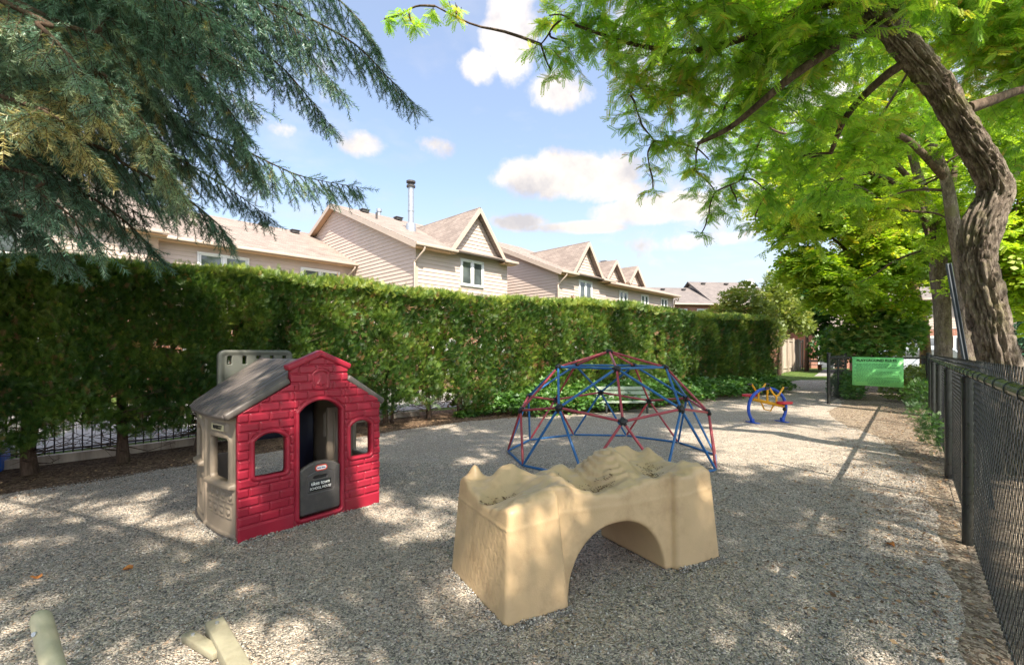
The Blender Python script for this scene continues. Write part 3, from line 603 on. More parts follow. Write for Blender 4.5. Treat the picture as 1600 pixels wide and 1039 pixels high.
# ------------------------------------------------------------------ playhouse
PW = 1.272; PD = 1.16; gz_ = .010
ph = empty('playhouse', (-2.126, 3.576, gz_), math.atan2(.771, .637), 'toy brick playhouse of crimson plastic with taupe side walls and dark roof', 'playhouse')
OP = [lambda X, Z, g=0: arch_sdf(X, Z, .118-g, .366+g, .492-g, .775+g*.6, .832+g, .02+g),
      lambda X, Z, g=0: arch_sdf(X, Z, .475-g, .862+g, .055-g, .965+g*.6, 1.065+g, .02+g),
      lambda X, Z, g=0: arch_sdf(X, Z, .958-g, 1.176+g, .505-g, .79+g*.6, .842+g, .02+g)]
roofline = [(0,0),(PW,0),(PW,1.02),(.925,1.225),(.925,1.35),(.665,1.46),(.405,1.35),(.405,1.215),(0,1.0)]
def fs(X, Z):
    d = poly_sdf(X, Z, roofline)
    for o in OP: d = np.maximum(d, -o(X, Z))
    return d
def fh(X, Z):
    row = np.floor((Z-.125)/.0735); zz = (Z-.125)-row*.0735; L = .158
    xx = X+np.where(row % 2 == 0, 0, L/2); col = np.floor(xx/L); xl = xx-col*L
    db = np.minimum(np.minimum(zz, .0735-zz)-.0045, np.minimum(xl, L-xl)-.0045)
    hh = .013*sm(0, .007, db)
    hh = np.where(Z < .125, .011*sm(0,.008,np.minimum(.118-Z+.0, np.minimum(X, PW-X)+.004)), hh)
    near = np.minimum(np.minimum(OP[0](X,Z), OP[1](X,Z)), OP[2](X,Z))
    hh = np.where(near < .045, np.minimum(hh, .011*sm(.034,.045,near)), hh)
    hh = np.where(near < .034, .022*np.sqrt(np.clip(1-((near-.015)/.019)**2, 0, 1))+0*hh, hh)
    em = arch_sdf(X, Z, .597, .745, 1.165, 1.30, 1.335, .03)
    hh = np.where(em < .012, .016*sm(.012,.004,em), hh); hh = np.where(em < -.014, .004, hh)
    bx, bz = (X-.671)/.03, (Z-1.245)/.042
    bell = np.maximum(np.abs(bx)-(.45+.75*sm(.55,-1,bz)**2*1.0), np.abs(bz)-1)
    hh = np.where((em < -.014) & (bell < 0), .013, hh)
    hh = np.where((em < -.014) & (np.hypot(X-.671, Z-1.197) < .009), .013, hh)
    slot = np.minimum(np.abs(X-.432), np.abs(X-.905)); hh = np.where((slot < .004) & (Z < 1.2), -.004, hh)
    return hh
front = height_panel('front_wall', M['red'], ph, 0, PW, 0, 1.47, .0045, fs, fh, .05, lambda x, z, h: np.stack([x, -h, z], 1))
# gable cap of the raised front
mb = MB()
for a, b in (((.375,1.352),(.665,1.478)), ((.955,1.352),(.665,1.478))):
    mb.bar((a[0], .02, a[1]), (b[0]+(.02 if a[0] < b[0] else -.02), .02, b[1]+.008), .095, .055, (0,0,1))
mb.build('gable_cap', M['red'], ph, .018, 3)
# half door
def gs(X, Z): return arch_sdf(X, Z, .478, .858, .075, .462, .528, .03)
def gh(X, Z):
    e = gs(X, Z); h = .012*sm(0, -.012, e); p = arch_sdf(X, Z, .548, .79, .255, .415, .447, .02)
    h = np.where(np.abs(p) < .006, h-.005*(1-np.abs(p)/.006), h); s = box_sdf(X, Z, .603, .728, .378, .398, .009); return np.where(s < 0.004, h-.02*sm(.004,-.002,s), h)
gate = height_panel('half_door', M['gate'], ph, .47, .87, .07, .54, .0045, gs, gh, .025, lambda x, z, h: np.stack([x, .006-h, z], 1))
mb = MB(); s_ = [(.612,.380),(.722,.380),(.722,.396),(.612,.396)]; mb.prism(s_, .0115-.012, .0105-.012, 'xz'); mb.build('slot', M['black'], gate)
def text(name, body, mat, parent, loc, size, rot=(R(90),0,0), ext=.0006, sx=1.0, shear=0, align='CENTER', bold=0.0, space=1.0):
    cu = bpy.data.curves.new(name, 'FONT'); cu.body = body; cu.size = size; cu.extrude = ext; cu.align_x = align; cu.align_y = 'CENTER'; cu.shear = shear; cu.offset = bold; cu.space_character = space
    t = bpy.data.objects.new(name, cu); C.objects.link(t); dg = bpy.context.evaluated_depsgraph_get(); dg.update()
    me = bpy.data.meshes.new_from_object(t.evaluated_get(dg)); bpy.data.objects.remove(t); me.materials.clear(); me.materials.append(mat)
    o = bpy.data.objects.new(name, me); link(o, parent); o.location = loc; o.rotation_euler = rot; o.scale = (sx,1,1); return o
def pill(mb, cx, cz, w_, h_, y0, y1, r, n=8):
    pts = []
    for qx, qz, a0 in ((1,1,0),(-1,1,90),(-1,-1,180),(1,-1,270)):
        for k in range(n+1): a = R(a0+90*k/n); pts.append((cx+qx*(w_/2-r)+r*math.cos(a), cz+qz*(h_/2-r)+r*math.sin(a)))
    mb.prism(pts, y0, y1, 'xz')
mb = MB(); pill(mb, .672, .468, .112, .052, -.0085, -.004, .026); lg = mb.build('logo_plate', M['logored'], gate)
mb = MB(); pill(mb, .672, .468, .092, .033, -.0095, -.0086, .0165); mb.build('logo_field', M['white'], lg)
text('logo_lettering', 'little tikes', M['logoblue'], lg, (.672,-.0102,.468), .019, bold=.0004)
mb = MB(); mb.box((.565,-.009,.272),(.765,-.004,.362)); sg = mb.build('name_plate', M['black'], gate, .002, 1)
text('lettering', 'tikes town', M['white'], sg, (.665,-.0100,.337), .044, bold=.0005, sx=.92)
text('lettering', 'SCHOOL HOUSE', M['white'], sg, (.665,-.0100,.295), .031, sx=.84, bold=.0001)
# bowed side walls
def bow(sgn, x0):
    def f(s, z, h):
        t = s/PD; o = .06*4*t*(1-t)-.05*t+h; return np.stack([x0-sgn*o, .02+s*.965, z], 1)
    return f
SW = [lambda X, Z, g=0: box_sdf(X, Z, .13-g, .47+g, .455-g, .80+g, .03), lambda X, Z, g=0: arch_sdf(X, Z, .74-g, .98+g, .55-g, .80+g, .86+g, .02)]
def ss(X, Z):
    d = box_sdf(X, Z, 0, PD, .0, .985, .005)
    for o in SW: d = np.maximum(d, -o(X, Z))
    return d
def sh(X, Z):
    h = np.zeros(X.shape)
    for i, o in enumerate(SW): n_ = o(X, Z); h = np.maximum(h, .014*sm(.045,.03,n_))
    led = box_sdf(X, Z, .05, .55, .405, .445, .012); h = np.maximum(h, .045*sm(.01,-.008,led))
    led = box_sdf(X, Z, .70, 1.02, .50, .54, .012); h = np.maximum(h, .045*sm(.01,-.008,led))
    sgp = box_sdf(X, Z, .16, .44, .845, .915, .015); h = np.maximum(h, .018*sm(.006,-.004,sgp))
    h = np.where(np.abs(X-.62) < .008, -.01, h); h = np.where(np.abs(X-.62-.03) < .02, np.maximum(h,.012), h)
    for k in range(4):
        for r_, zc in enumerate((.335, .21)):
            xc = .12+.118*k+(.0 if r_ == 0 else .03)
            b = box_sdf(X, Z, xc-.042, xc+.042, zc-.042, zc+.042, .008); h = np.where(np.abs(b) < .005, .007, h)
            sh_ = [np.hypot(X-xc, Z-zc)-.024, box_sdf(X, Z, xc-.02, xc+.02, zc-.02, zc+.02, .012), np.abs(X-xc)+np.abs(Z-zc)-.028, np.minimum(np.hypot(X-xc-.012, Z-zc)-.014, np.hypot(X-xc+.012, Z-zc+.006)-.014)][(k+r_*2)%4]
            h = np.where(sh_ < 0, .010, h)
    p2 = box_sdf(X, Z, .72, 1.0, .08, .42, .03); h = np.where(np.abs(p2) < .009, .010, h)
    p3 = np.hypot((X-.86)/.1, (Z-.30)/.1)-.8; h = np.where(p3 < 0, .012*sm(0,-.3,p3), h)
    h = np.where(Z < .045, h+.008, h); h = np.where(Z > .925, h+.006, h)
    return h
sw = height_panel('side_wall', M['tan'], ph, 0, PD, 0, .99, .0075, ss, sh, .04, bow(1, .01))
sr = height_panel('side_wall', M['tan'], ph, 0, PD, 0, .99, .0075, ss, sh, .04, bow(-1, PW-.01))
def on_side(s, off): t = s/PD; return Vector((.01-.06*4*t*(1-t)+.05*t-off, .02+s*.965, 0))
pA, pB = on_side(.42,.021), on_side(.18,.021); an = math.atan2(pB.y-pA.y, pB.x-pA.x)
mb = MB(); mb.add([(*pA.xy,.856),(*pB.xy,.856),(*pB.xy,.904),(*pA.xy,.904)], [(0,1,2,3)]); mk_ = mb.build('sign_plate', M['cream'], sw, fix=False)
nr = Vector((-(pB-pA).y, (pB-pA).x, 0)).normalized(); nr = nr if nr.x < 0 else -nr
mid = (pA+pB)/2+nr*.003
text('lettering', 'MARKET', M['black'], mk_, (mid.x, mid.y, .880), .044, rot=(R(90),0,an), bold=.0015)
pA, pB = on_side(.95,.003), on_side(.80,.003); mb = MB(); mb.add([(*pA.xy,.90),(*pB.xy,.90),(*pB.xy,.945),(*pA.xy,.945)], [(0,1,2,3)]); mb.build('sign_plate', M['cream'], sw, fix=False)
# back wall with its taller panel
def bs(X, Z):
    d = poly_sdf(X, Z, [(.06,0),(PW-.06,0),(PW-.06,.93),(PW/2,1.32),(.06,.93)])
    for o in (arch_sdf(X, Z, .14, .40, .50, .80, .86), box_sdf(X, Z, .48, .90, .03, .60, .02)): d = np.maximum(d, -o)
    return d
height_panel('back_wall', M['tan'], ph, 0, PW, 0, 1.36, .009, bs, lambda X, Z: .008*sm(.0,.02,np.abs(((X*5)%1)-.5)*.2-.02)+0*X, .035, lambda x, z, h: np.stack([x, PD+.0+h, z], 1))
mb = MB(); mb.box((.90,PD-.12,.03),(1.14,PD-.06,.98)); mb.box((.45,PD-.15,.60),(.895,PD-.045,.66)); mb.build('inner_cabinet', M['navy'], ph, .01)
mb = MB(); mb.box((.90,.30,.0),(1.16,.34,.95)); mb.box((.90,.28,.40),(1.16,.295,.44)); mb.box((.96,.285,.50),(.975,.295,.92)); mb.box((1.10,.285,.50),(1.115,.295,.92)); mb.build('inner_partition', M['tan'], ph, .008)
def cs(X, Z):
    d = box_sdf(X, Z, .26, .985, 1.0, 1.51, .07)
    for k, xc in enumerate((.36,.50,.635,.77,.90)): d = np.maximum(d, -box_sdf(X, Z, xc-.022, xc+.022, (1.365 if k != 2 else 1.42), 1.45, .006))
    return d
height_panel('back_crest', M['greytan'], ph, .25, 1.0, .99, 1.52, .006, cs, lambda X, Z: .012*sm(.04,.0,np.abs(box_sdf(X,Z,.26,.985,1.0,1.51,.07)+.02)), .05, lambda x, z, h: np.stack([x, PD+.06-h, z], 1))
# ribbed roof: two bowed slopes
RZ = 1.415
def roof_half(sgn):
    xe = -.09 if sgn > 0 else PW+.045; 
    def m(s, q, h):            # s along the eave (depth), q from ridge 0 to eave 1
        t = s/PD; bowx = .045*4*np.clip(t,0,1)*(1-np.clip(t,0,1))*(1 if sgn > 0 else .9)-.09*np.clip(t,0,1)
        x = PW/2+(xe-sgn*bowx-PW/2)*q; z = RZ-(RZ-1.0)*q-.015*q**4
        nx_, nz_ = (-.5 if sgn > 0 else .5), .86
        return np.stack([x+nx_*h, .045+s*.95, z+nz_*h], 1)
    def hh(S, Q): 
        r_ = .016*sm(.004,.016,np.abs(((S+.02)/.105 % 1)-.5)*.105)*sm(.02,.05,Q)*sm(1.0,.93,Q)
        b = sm(.06,.045,np.minimum(S, PD+.02-S))*.006
        dot = np.where((np.abs(((S+.02)/.15 % 1)-.5)*.15 < .006) & (np.abs(Q-.93) < .012), -.01, 0)
        return np.maximum(r_, b)+.012*sm(.05,.02,Q)+dot
    def sd(S, Q): return np.maximum(np.maximum(-S, S-PD-.02), np.maximum(-Q, Q-1))
    return height_panel('roof', M['roofp'], ph, 0, PD+.02, 0, 1, .0085, sd, hh, .03, m)
roof_half(1); roof_half(-1)
for a, b in (((-.09,.015,.985),(.395,.015,1.255)), ((PW+.055,.015,.995),(.935,.015,1.255)), ((.02,PD-.01,.935),(.636,PD-.01,1.385)), ((PW-.02,PD-.01,.945),(.636,PD-.01,1.385))):
    mb = MB(); mb.bar(a, b, .055, .06, (0,0,1)); mb.build('rake_trim', M['roofp'], ph, .02, 3)
mb = MB(); pts = [on_side(s, .012) for s in np.linspace(0, PD, 20)]; mb.tube([(p.x, p.y, .004) for p in pts], .014, 8); mb.build('base_strip', M['gate'], ph)

# ------------------------------------------------------------------ sand table: an implicit solid turned into a surface
def surface_nets(f, org, h):
    nx, ny, nz = f.shape; s = f < 0; cells = np.zeros((nx-1,ny-1,nz-1), np.int8)
    cr_ = [(i,j,k) for i in (0,1) for j in (0,1) for k in (0,1)]
    cnt = sum(s[i:nx-1+i, j:ny-1+j, k:nz-1+k].astype(np.int8) for i,j,k in cr_)
    act = (cnt > 0) & (cnt < 8); I = np.argwhere(act); idx = -np.ones(act.shape, np.int64); idx[act] = np.arange(len(I))
    acc = np.zeros((len(I),3)); w_ = np.zeros(len(I))
    for a in cr_:
        for ax in range(3):
            if a[ax]: continue
            b = list(a); b[ax] = 1
            fa = f[I[:,0]+a[0], I[:,1]+a[1], I[:,2]+a[2]]; fb = f[I[:,0]+b[0], I[:,1]+b[1], I[:,2]+b[2]]; m_ = (fa < 0) != (fb < 0)
            t = np.where(m_, fa/np.where(np.abs(fa-fb) < 1e-12, 1, fa-fb), 0); p = np.tile(np.array(a, float), (len(I),1)); p[:,ax] = t
            acc[m_] += p[m_]; w_[m_] += 1
    V = (I+acc/np.maximum(w_,1)[:,None])*h+np.array(org); Fs = []
    for ax in range(3):
        u, v = (ax+1)%3, (ax+2)%3; sl = [slice(None)]*3; sl2 = [slice(None)]*3; sl[ax] = slice(0,-1); sl2[ax] = slice(1,None)
        ch = s[tuple(sl)] != s[tuple(sl2)]; E = np.argwhere(ch); E = E[(E[:,u] > 0) & (E[:,v] > 0) & (E[:,u] < f.shape[u]-1) & (E[:,v] < f.shape[v]-1)]
        o_ = [];
        for du, dv in ((-1,-1),(0,-1),(0,0),(-1,0)): q = E.copy(); q[:,u] += du; q[:,v] += dv; o_.append(idx[q[:,0],q[:,1],q[:,2]])
        q = np.stack(o_, 1); fl = s[E[:,0],E[:,1],E[:,2]]; q[~fl] = q[~fl][:,::-1]; Fs.append(q)
    return V, np.concatenate(Fs)
SL, SWd = 1.786, .80
st = empty('sand_table', (-.034, 2.47, gz_), math.atan2(.489, .872), 'sand-coloured moulded plastic play table with mountain landscape top and arched tunnel', 'play table')
h_ = .0105; ox, oy, oz = -.08, -.10, -.012
gx_, gy_, gz2 = int((SL+.16)/h_), int((SWd+.20)/h_), int(.86/h_)
X, Y, Z = np.meshgrid(ox+np.arange(gx_)*h_, oy+np.arange(gy_)*h_, oz+np.arange(gz2)*h_, indexing='ij')
def smin(a, b, k): t = np.clip(.5+.5*(b-a)/k, 0, 1); return b*(1-t)+a*t-k*t*(1-t)
def smax(a, b, k): return -smin(-a, -b, k)
ins = .045*np.clip(Z/.62, 0, 1.2)          # walls lean in towards the top
def rbox(x0, x1, y0, y1, r, k=1.0):
    dx = np.abs(X-(x0+x1)/2)-(x1-x0)/2+ins*k+r; dy = np.abs(Y-(y0+y1)/2)-(y1-y0)/2+ins*k+r
    return np.minimum(np.maximum(dx,dy),0)+np.hypot(np.maximum(dx,0),np.maximum(dy,0))-r
legL = rbox(0, .43, 0, SWd, .03); legR = rbox(1.33, SL, 0, SWd, .045); midb = rbox(.2, 1.5, .058, SWd-.058, .02, 1.1)
body = smin(smin(legL, legR, .012), midb, .012)
# arch through the middle
Xa = (X-.87)/.405; arch = np.maximum((np.abs(Xa)**2.2+ (np.clip(Z,0,2)/.385)**2.0)-1, -1)*.22
arch = np.maximum(arch, -1)
body = smax(body, -arch, .02)
# the landscape
def gb(x, y, sx_, sy_, a, th=0): 
    c_, s_2 = math.cos(th), math.sin(th); u_ = (X-x)*c_+(Y-y)*s_2; v_ = -(X-x)*s_2+(Y-y)*c_; return a*np.exp(-(u_/sx_)**2-(v_/sy_)**2)
top = .625-.045*np.exp(-((X-.83)/.22)**2)
top = top+gb(.14,.70,.05,.05,.09)+gb(.03,.66,.04,.05,.07)+gb(.36,.60,.11,.07,.10)+gb(.30,.10,.16,.07,.035)+gb(.06,.30,.10,.16,-.055)+gb(.19,.42,.13,.10,-.10)+gb(.50,.30,.10,.16,.075,.5)+gb(.42,.13,.10,.06,.05)+gb(.80,.66,.10,.08,.07)+gb(.82,.36,.13,.12,-.09)
hill = gb(1.10,.47,.15,.18,.175,.3); top = top+np.where(X < 1.10, np.floor(hill/.032)*.032*.85+hill*.15, hill)
top = top+gb(1.46,.66,.10,.08,.10)+gb(1.30,.68,.09,.07,.085)+gb(1.66,.60,.08,.08,.075)+gb(1.52,.40,.14,.09,-.05)+gb(1.36,.26,.12,.07,-.06,.4)+gb(1.62,.16,.14,.12,.055)+gb(1.28,.08,.10,.05,.01)+gb(.66,.52,.06,.06,.05)
nz_ = .012*np.sin(X*23+2*np.sin(Y*17))*np.sin(Y*19+1.5*np.sin(X*13))+.006*np.sin(X*47+Y*31)*np.sin(Y*53-X*22)
top = top+nz_
body = smax(body, Z-top, .035)
seam = .004*np.exp(-((Z-.50-.02*np.sin(X*4))/.006)**2); body = body-seam*1.2
body = np.maximum(body, -Z+.0)
V, Fq = surface_nets(body, (ox, oy, oz), h_)
for _ in range(2):     # relax the surface a little
    acc = np.zeros_like(V); cn = np.zeros(len(V))
    for a in range(4): 
        b = (a+1)%4; np.add.at(acc, Fq[:,a], V[Fq[:,b]]); np.add.at(cn, Fq[:,a], 1); np.add.at(acc, Fq[:,b], V[Fq[:,a]]); np.add.at(cn, Fq[:,b], 1)
    V = V*.5+acc/np.maximum(cn,1)[:,None]*.5
# hammered grain on the end panel
gr_ = (np.abs(V[:,0]) < .06) & (V[:,1] > .06) & (V[:,1] < SWd-.06) & (V[:,2] > .05) & (V[:,2] < .5)
V[gr_,0] += .0022*np.sin(V[gr_,1]*190+3*np.sin(V[gr_,2]*60))*np.sin(V[gr_,2]*150+2*np.sin(V[gr_,1]*80))
np_obj('table_body', V, Fq, M['sand'], st, smooth=True)
def top_at(x, y):
    i = int(round((x-ox)/h_)); j = int(round((y-oy)/h_)); return float(top[i, j, 0])
pts = []
for (x, y, r_, n_) in ((.19,.42,.09,260),(.10,.38,.06,90),(.82,.36,.13,420),(.95,.30,.08,160),(1.36,.27,.10,240),(1.5,.42,.12,160),(.74,.5,.06,90)):
    for _ in range(n_): a = random.uniform(0,6.28); q = r_*math.sqrt(random.random())*random.uniform(.4,1.2); pts.append((x+q*math.cos(a), y+q*.7*math.sin(a)))
leafq = []; 
mbl = MB()
for (x, y) in pts:
    if not (0.03 < x < SL-.05 and .05 < y < SWd-.05): continue
    z = top_at(x, y)-.004; a = random.uniform(0, 3.14); l = random.uniform(.004,.014); w2 = l*random.uniform(.25,.6); c_, s_2 = math.cos(a), math.sin(a)
    mbl.add([(x-l*c_,y-l*s_2,z+.002),(x+w2*s_2,y-w2*c_,z+.004),(x+l*c_,y+l*s_2,z+.006),(x-w2*s_2,y+w2*c_,z+.003)], [(0,1,2,3)])
dd = mbl.build('dry_leaf_debris', M['dirt'], None, fix=False); dd.location = st.location; dd.rotation_euler = st.rotation_euler; tag(dd, kind='stuff')

# ------------------------------------------------------------------ climbing dome
dm = empty('climbing_dome', (1.43, 6.77, gz_), 0, 'red and blue steel tube climbing dome with black joints on the gravel', 'climbing dome')
Rd = 1.5; ph0 = R(-95.2); N = {}
N['t'] = Vector((0,0,Rd))
def cyl(r_, z_, a): return Vector((r_*Rd*math.cos(a), r_*Rd*math.sin(a), z_*Rd))
for k in range(5):
    N['a',k] = cyl(.5257,.8507,ph0+R(72*k)); N['p',k] = cyl(.8944,.4472,ph0+R(72*k)); N['h',k] = cyl(.8507,.5257,ph0+R(72*k+36))
for k in range(10): N['b',k] = cyl(1,0.0,ph0+R(36*k+18)); N['b',k].z = .015
edges = []
for k in range(5):
    n_ = (k+1)%5
    edges += [('t',('a',k),0), (('a',k),('a',n_),1), (('a',k),('p',k),0), (('a',k),('h',k),1), (('a',n_),('h',k),1), (('p',k),('h',k),0), (('p',n_),('h',k),0)]
    edges += [(('p',k),('b',(2*k)%10),0), (('p',k),('b',(2*k-1)%10),0), (('h',k),('b',(2*k)%10),1), (('h',k),('b',(2*k+1)%10),1)]
for k in range(10): edges.append((('b',k),('b',(k+1)%10),1))
for a, b, c in edges:
    mb = MB(); A, B = N[a], N[b]; d = (B-A).normalized(); mb.tube([A+d*.012, A+d*.05, B-d*.05, B-d*.012], [.010,.0165,.0165,.010], 10); mb.build('tube', M['dblue'] if c else M['dred'], dm, fix=False)
for k, v in N.items():
    if k[0] == 'b': continue
    mb = MB(); n_ = v.normalized(); mb.tube([v-n_*.012, v+n_*.008, v+n_*.026, v+n_*.03], [.038,.046,.040,.02], 14)
    for q in edges:
        if k in q[:2]:
            o_ = N[q[1] if q[0] == k else q[0]]; dd_ = (o_-v).normalized(); mb.tube([v+dd_*.01, v+dd_*.055], .021, 8)
    mb.build('joint_cap', M['black'], dm)

# ------------------------------------------------------------------ bench behind the dome
bn = empty('bench', (2.78, 11.35, .01), R(2), 'low pale green slatted bench with dark legs under the shrubs behind the dome', 'bench')
for yy, zz_ in ((-.22,.255),(-.10,.262),(.02,.262)):
    mb = MB(); mb.box((-.68,yy,zz_),(.68,yy+.10,zz_+.03)); mb.build('seat_slat', M['benchw'], bn, .006)
for k, (yy, zz_) in enumerate(((.16,.36),(.19,.47),(.22,.58))):
    mb = MB(); mb.bar((-.68,yy,zz_),(.68,yy,zz_),.09,.025,(0,-1,.25)); mb.build('back_slat', M['benchw'], bn, .006)
for xx in (-.5,.5):
    mb = MB(); mb.bar((xx,-.18,0),(xx,-.15,.255),.045,.045); mb.bar((xx,.20,0),(xx,.14,.255),.045,.045); mb.bar((xx,-.2,.235),(xx,.16,.235),.045,.04); mb.bar((xx,.17,.24),(xx,.245,.63),.035,.05,(1,0,0)); mb.build('leg_frame', M['darkmetal'], bn, .006)

# ------------------------------------------------------------------ arched see-saw
ss_ = empty('seesaw', (5.42, 9.78, gz_), R(12), 'small see-saw with blue arch, yellow beam and handlebars and two red seats', 'see-saw')
pa = []
for k in range(25):
    a = R(-38+k*(256/24)); pa.append((.46*math.cos(a), 0, .30+.42*math.sin(a)))
mb = MB(); mb.tube(pa, .032, 14); 
ar = mb.build('arch', M['blue'], ss_)
for sg_ in (-1,1):
    mb = MB(); mb.box((sg_*.36-.05,-.16,0),(sg_*.36+.05,.16,.018)); mb.bar((sg_*.365,0,.0),(sg_*.375,0,.09),.07,.07); mb.build('foot', M['blue'], ss_, .008)
bd = Vector((.58,-.62,-.16)).normalized(); c0 = Vector((0,0,.42))
e1 = c0+bd*.32; e2 = c0-bd*.34
mb = MB(); mb.tube([e2, c0-bd*.1, c0+bd*.1, e1], .034, 12); mb.tube([c0, (0,0,.70)], .022, 10); mb.tube([c0-bd*.13, c0-bd*.06-Vector((0,0,.16)), c0+bd*.06-Vector((0,0,.16)), c0+bd*.13], .016, 8); mb.build('beam', M['yellow'], ss_)
for e, sg_ in ((e1,1),(e2,-1)):
    s2 = bd*sg_; hx_ = Vector((1,0,0)) if True else 0
    base = c0+s2*.17; up = base+Vector((0,0,.20)); mb = MB(); mb.tube([base, up-Vector((0,0,.02))], .02, 10)
    for q in (-1,1):
        mb.tube(smooth_line([up-Vector((0,0,.03)), up+Vector((q*.07,0,.02)), up+Vector((q*.16,0,.14)), up+Vector((q*.18,0,.15))],4), .02, 8)
    hb_ = mb.build('handlebar', M['yellow'], ss_)
    for q in (-1,1):
        mb = MB(); mb.tube([up+Vector((q*.17,0,.15)), up+Vector((q*.27,0,.15))], .021, 10); mb.build('grip', M['black'], hb_)
    mb = MB(); c = e+Vector((0,0,.05)); pts2 = []
    for k in range(20): a = R(18*k); rr_ = .15*(1+.15*math.cos(2*a)); pts2.append((c.x+rr_*1.0*math.cos(a), c.y+rr_*.9*math.sin(a)))
    mb.prism(pts2, c.z, c.z+.05, 'xy'); mb.build('seat', M['seatred'], ss_, .015, 3)
    mb = MB(); mb.tube([e-s2*.05+Vector((0,0,-.02)), e+Vector((0,0,.05))], .03, 8); mb.ball((e.x,e.y,e.z-.06), .04, 10); mb.build('bumper', M['black'], ss_)

# ------------------------------------------------------------------ posts and timbers at lower left
a = P(62,958,1.95); b = P(92,1075,1.75)
mb = MB(); d = (b-a).normalized(); mb.tube([a, a+d*.012, a+d*.03, b, b+d*.6], [.020,.030,.036,.037,.037], 20); o = mb.build('round_rail', M['logw'], None); mb = MB(); mb.tube([a+d*.10+Vector((0,-.036,.012)), a+d*.10+Vector((0,-.044,.015))], .009, 10); mb.build('bolt', M['galv'], o); tag(o, 'pale rounded rail end poking in at the lower left corner', 'rail')
def timber(px1, py1, Y1, ang, L, wd, hh_, label, tilt=0):
    p = G(px1, py1, .0); mb = MB(); dd_ = Vector((math.cos(ang), math.sin(ang), 0)); q = p+dd_*L
    mb.bar((p.x,p.y,hh_/2+.012), (q.x,q.y,hh_/2+.012+tilt), wd, hh_); o = mb.build('timber', M['timber'], None, .008); mb = MB(); bq = p+dd_*.06; mb.tube([(bq.x,bq.y,hh_+.010),(bq.x,bq.y,hh_+.020)], .009, 10); mb.build('bolt', M['galv'], o); tag(o, label, 'timber'); return o
timber(335, 990, 1.9, R(-46), .6, .085, .07, 'short green-grey treated timber lying on gravel at the bottom edge, the wider of two')
timber(292, 1002, 1.8, R(-30), .3, .06, .04, 'thin slat of treated timber left of the wider timber at the bottom edge')
# ------------------------------------------------------------------ chain-link fences
FT = 1.372
def chain(parent, a, b, ztop, p=.040, r=.0017, zb=.03):
    a = Vector((*a, 0)); b = Vector((*b, 0)); L = (b-a).length; d = (b-a).normalized(); n = Vector((-d.y, d.x, 0))
    nw = int(L/p); nz = int((ztop-zb)/p)+1
    i, k = np.meshgrid(np.arange(nw), np.arange(nz+1), indexing='ij')
    x = (i+((k+i) % 2))*p; z = zb+k*p; off = np.where((k+i) % 2 == 0, .0018, -.0018)
    z = z+rng.normal(0, .0012, z.shape); x = x+rng.normal(0, .001, x.shape)
    # each bend is rounded by doubling the node
    Pn = []
    for dz in (-.006, .006): Pn.append(np.stack([x, off, z+dz], -1))
    Q = np.stack(Pn, 2).reshape(nw, (nz+1)*2, 3)
    D = np.array([d.x, d.y, 0]); Nn = np.array([n.x, n.y, 0]); A = np.array([a.x, a.y, 0])
    W = A+Q[...,0:1]*D+Q[...,1:2]*Nn+Q[...,2:3]*np.array([0,0,1.])
    offs = np.array([D*r, Nn*r, -D*r, -Nn*r]); V = W[:,:,None,:]+offs[None,None]
    m_ = W.shape[1]; idx = np.arange(nw*m_*4).reshape(nw, m_, 4); fs_ = []
    for c in range(4): fs_.append(np.stack([idx[:,:-1,c], idx[:,:-1,(c+1)%4], idx[:,1:,(c+1)%4], idx[:,1:,c]], -1).reshape(-1,4))
    return np_obj('wire_mesh', V.reshape(-1,3), np.concatenate(fs_), M['fence'], parent)
def post(parent, x, y, r, h, cap=True):
    mb = MB(); mb.tube([(x,y,0),(x,y,h)], r, 16); mb.ball((x,y,h), r*1.12, 12, (1,1,.6)); mb.tube([(x,y,h-.05),(x,y,h-.01)], r*1.15, 16); return mb.build('post', M['fence'], parent)
def rail(parent, a, b, z, r, mat, ties=True, sp=.33):
    mb = MB(); A = Vector((*a,z)); B = Vector((*b,z)); mb.tube([A, B], r, 18); o = mb.build('top_rail', mat, parent)
    if ties:
        L = (B-A).length; d = (B-A).normalized(); n = Vector((-d.y,d.x,0)); k = 0; mb = MB(); s = .12
        while s < L:
            c = A+d*s; mb = MB(); mb.tube([c+d*.012*math.sin(t*.5)+(n*math.cos(t)+Vector((0,0,1))*math.sin(t))*(r+.003)-Vector((0,0,.035 if j == 15 else 0)) for j, t in enumerate([2*math.pi*q/14 for q in range(16)])], .0024, 6); mb.build('tie_wire', M['fence'], parent); s += sp*random.uniform(.8,1.2)
    return o
cf = empty('chain_link_fence', (0,0,0), 0, 'long black chain-link fence running up the right side under the locust trees', 'fence')
rail(cf, fp(-9.9), fp(10.9), FT-.03, .0265, M['rail'])
chain(cf, fp(-2.6,-.032), fp(10.9,-.032), FT+.02); chain(cf, fp(-9.9,-.032), fp(-2.6,-.032), FT+.02)
for t in (-9.88,-7.41,-5.0,-2.75,0,2.47,4.94,7.41,9.3): post(cf, *fp(t,0), .034, FT-.062)
post(cf, *fp(10.9,0), .043, FT+.09)
mb = MB(); mb.tube([Vector((*fp(-9.9,-.032),.06)), Vector((*fp(10.9,-.032),.06))], .0035, 6); mb.build('tension_wire', M['fence'], cf)
xf = empty('chain_link_fence', (0,0,0), 0, 'short black chain-link panel across the end that carries the green sign', 'fence')
rail(xf, fp(10.9,.05), fp(10.9,2.1), FT-.03, .024, M['fence']); chain(xf, fp(10.93,.05), fp(10.93,2.1), FT)
post(xf, *fp(10.9,2.12), .045, FT+.09)
sf = empty('chain_link_fence', (0,0,0), 0, 'black chain-link section running away behind the gate post left of the green sign', 'fence')
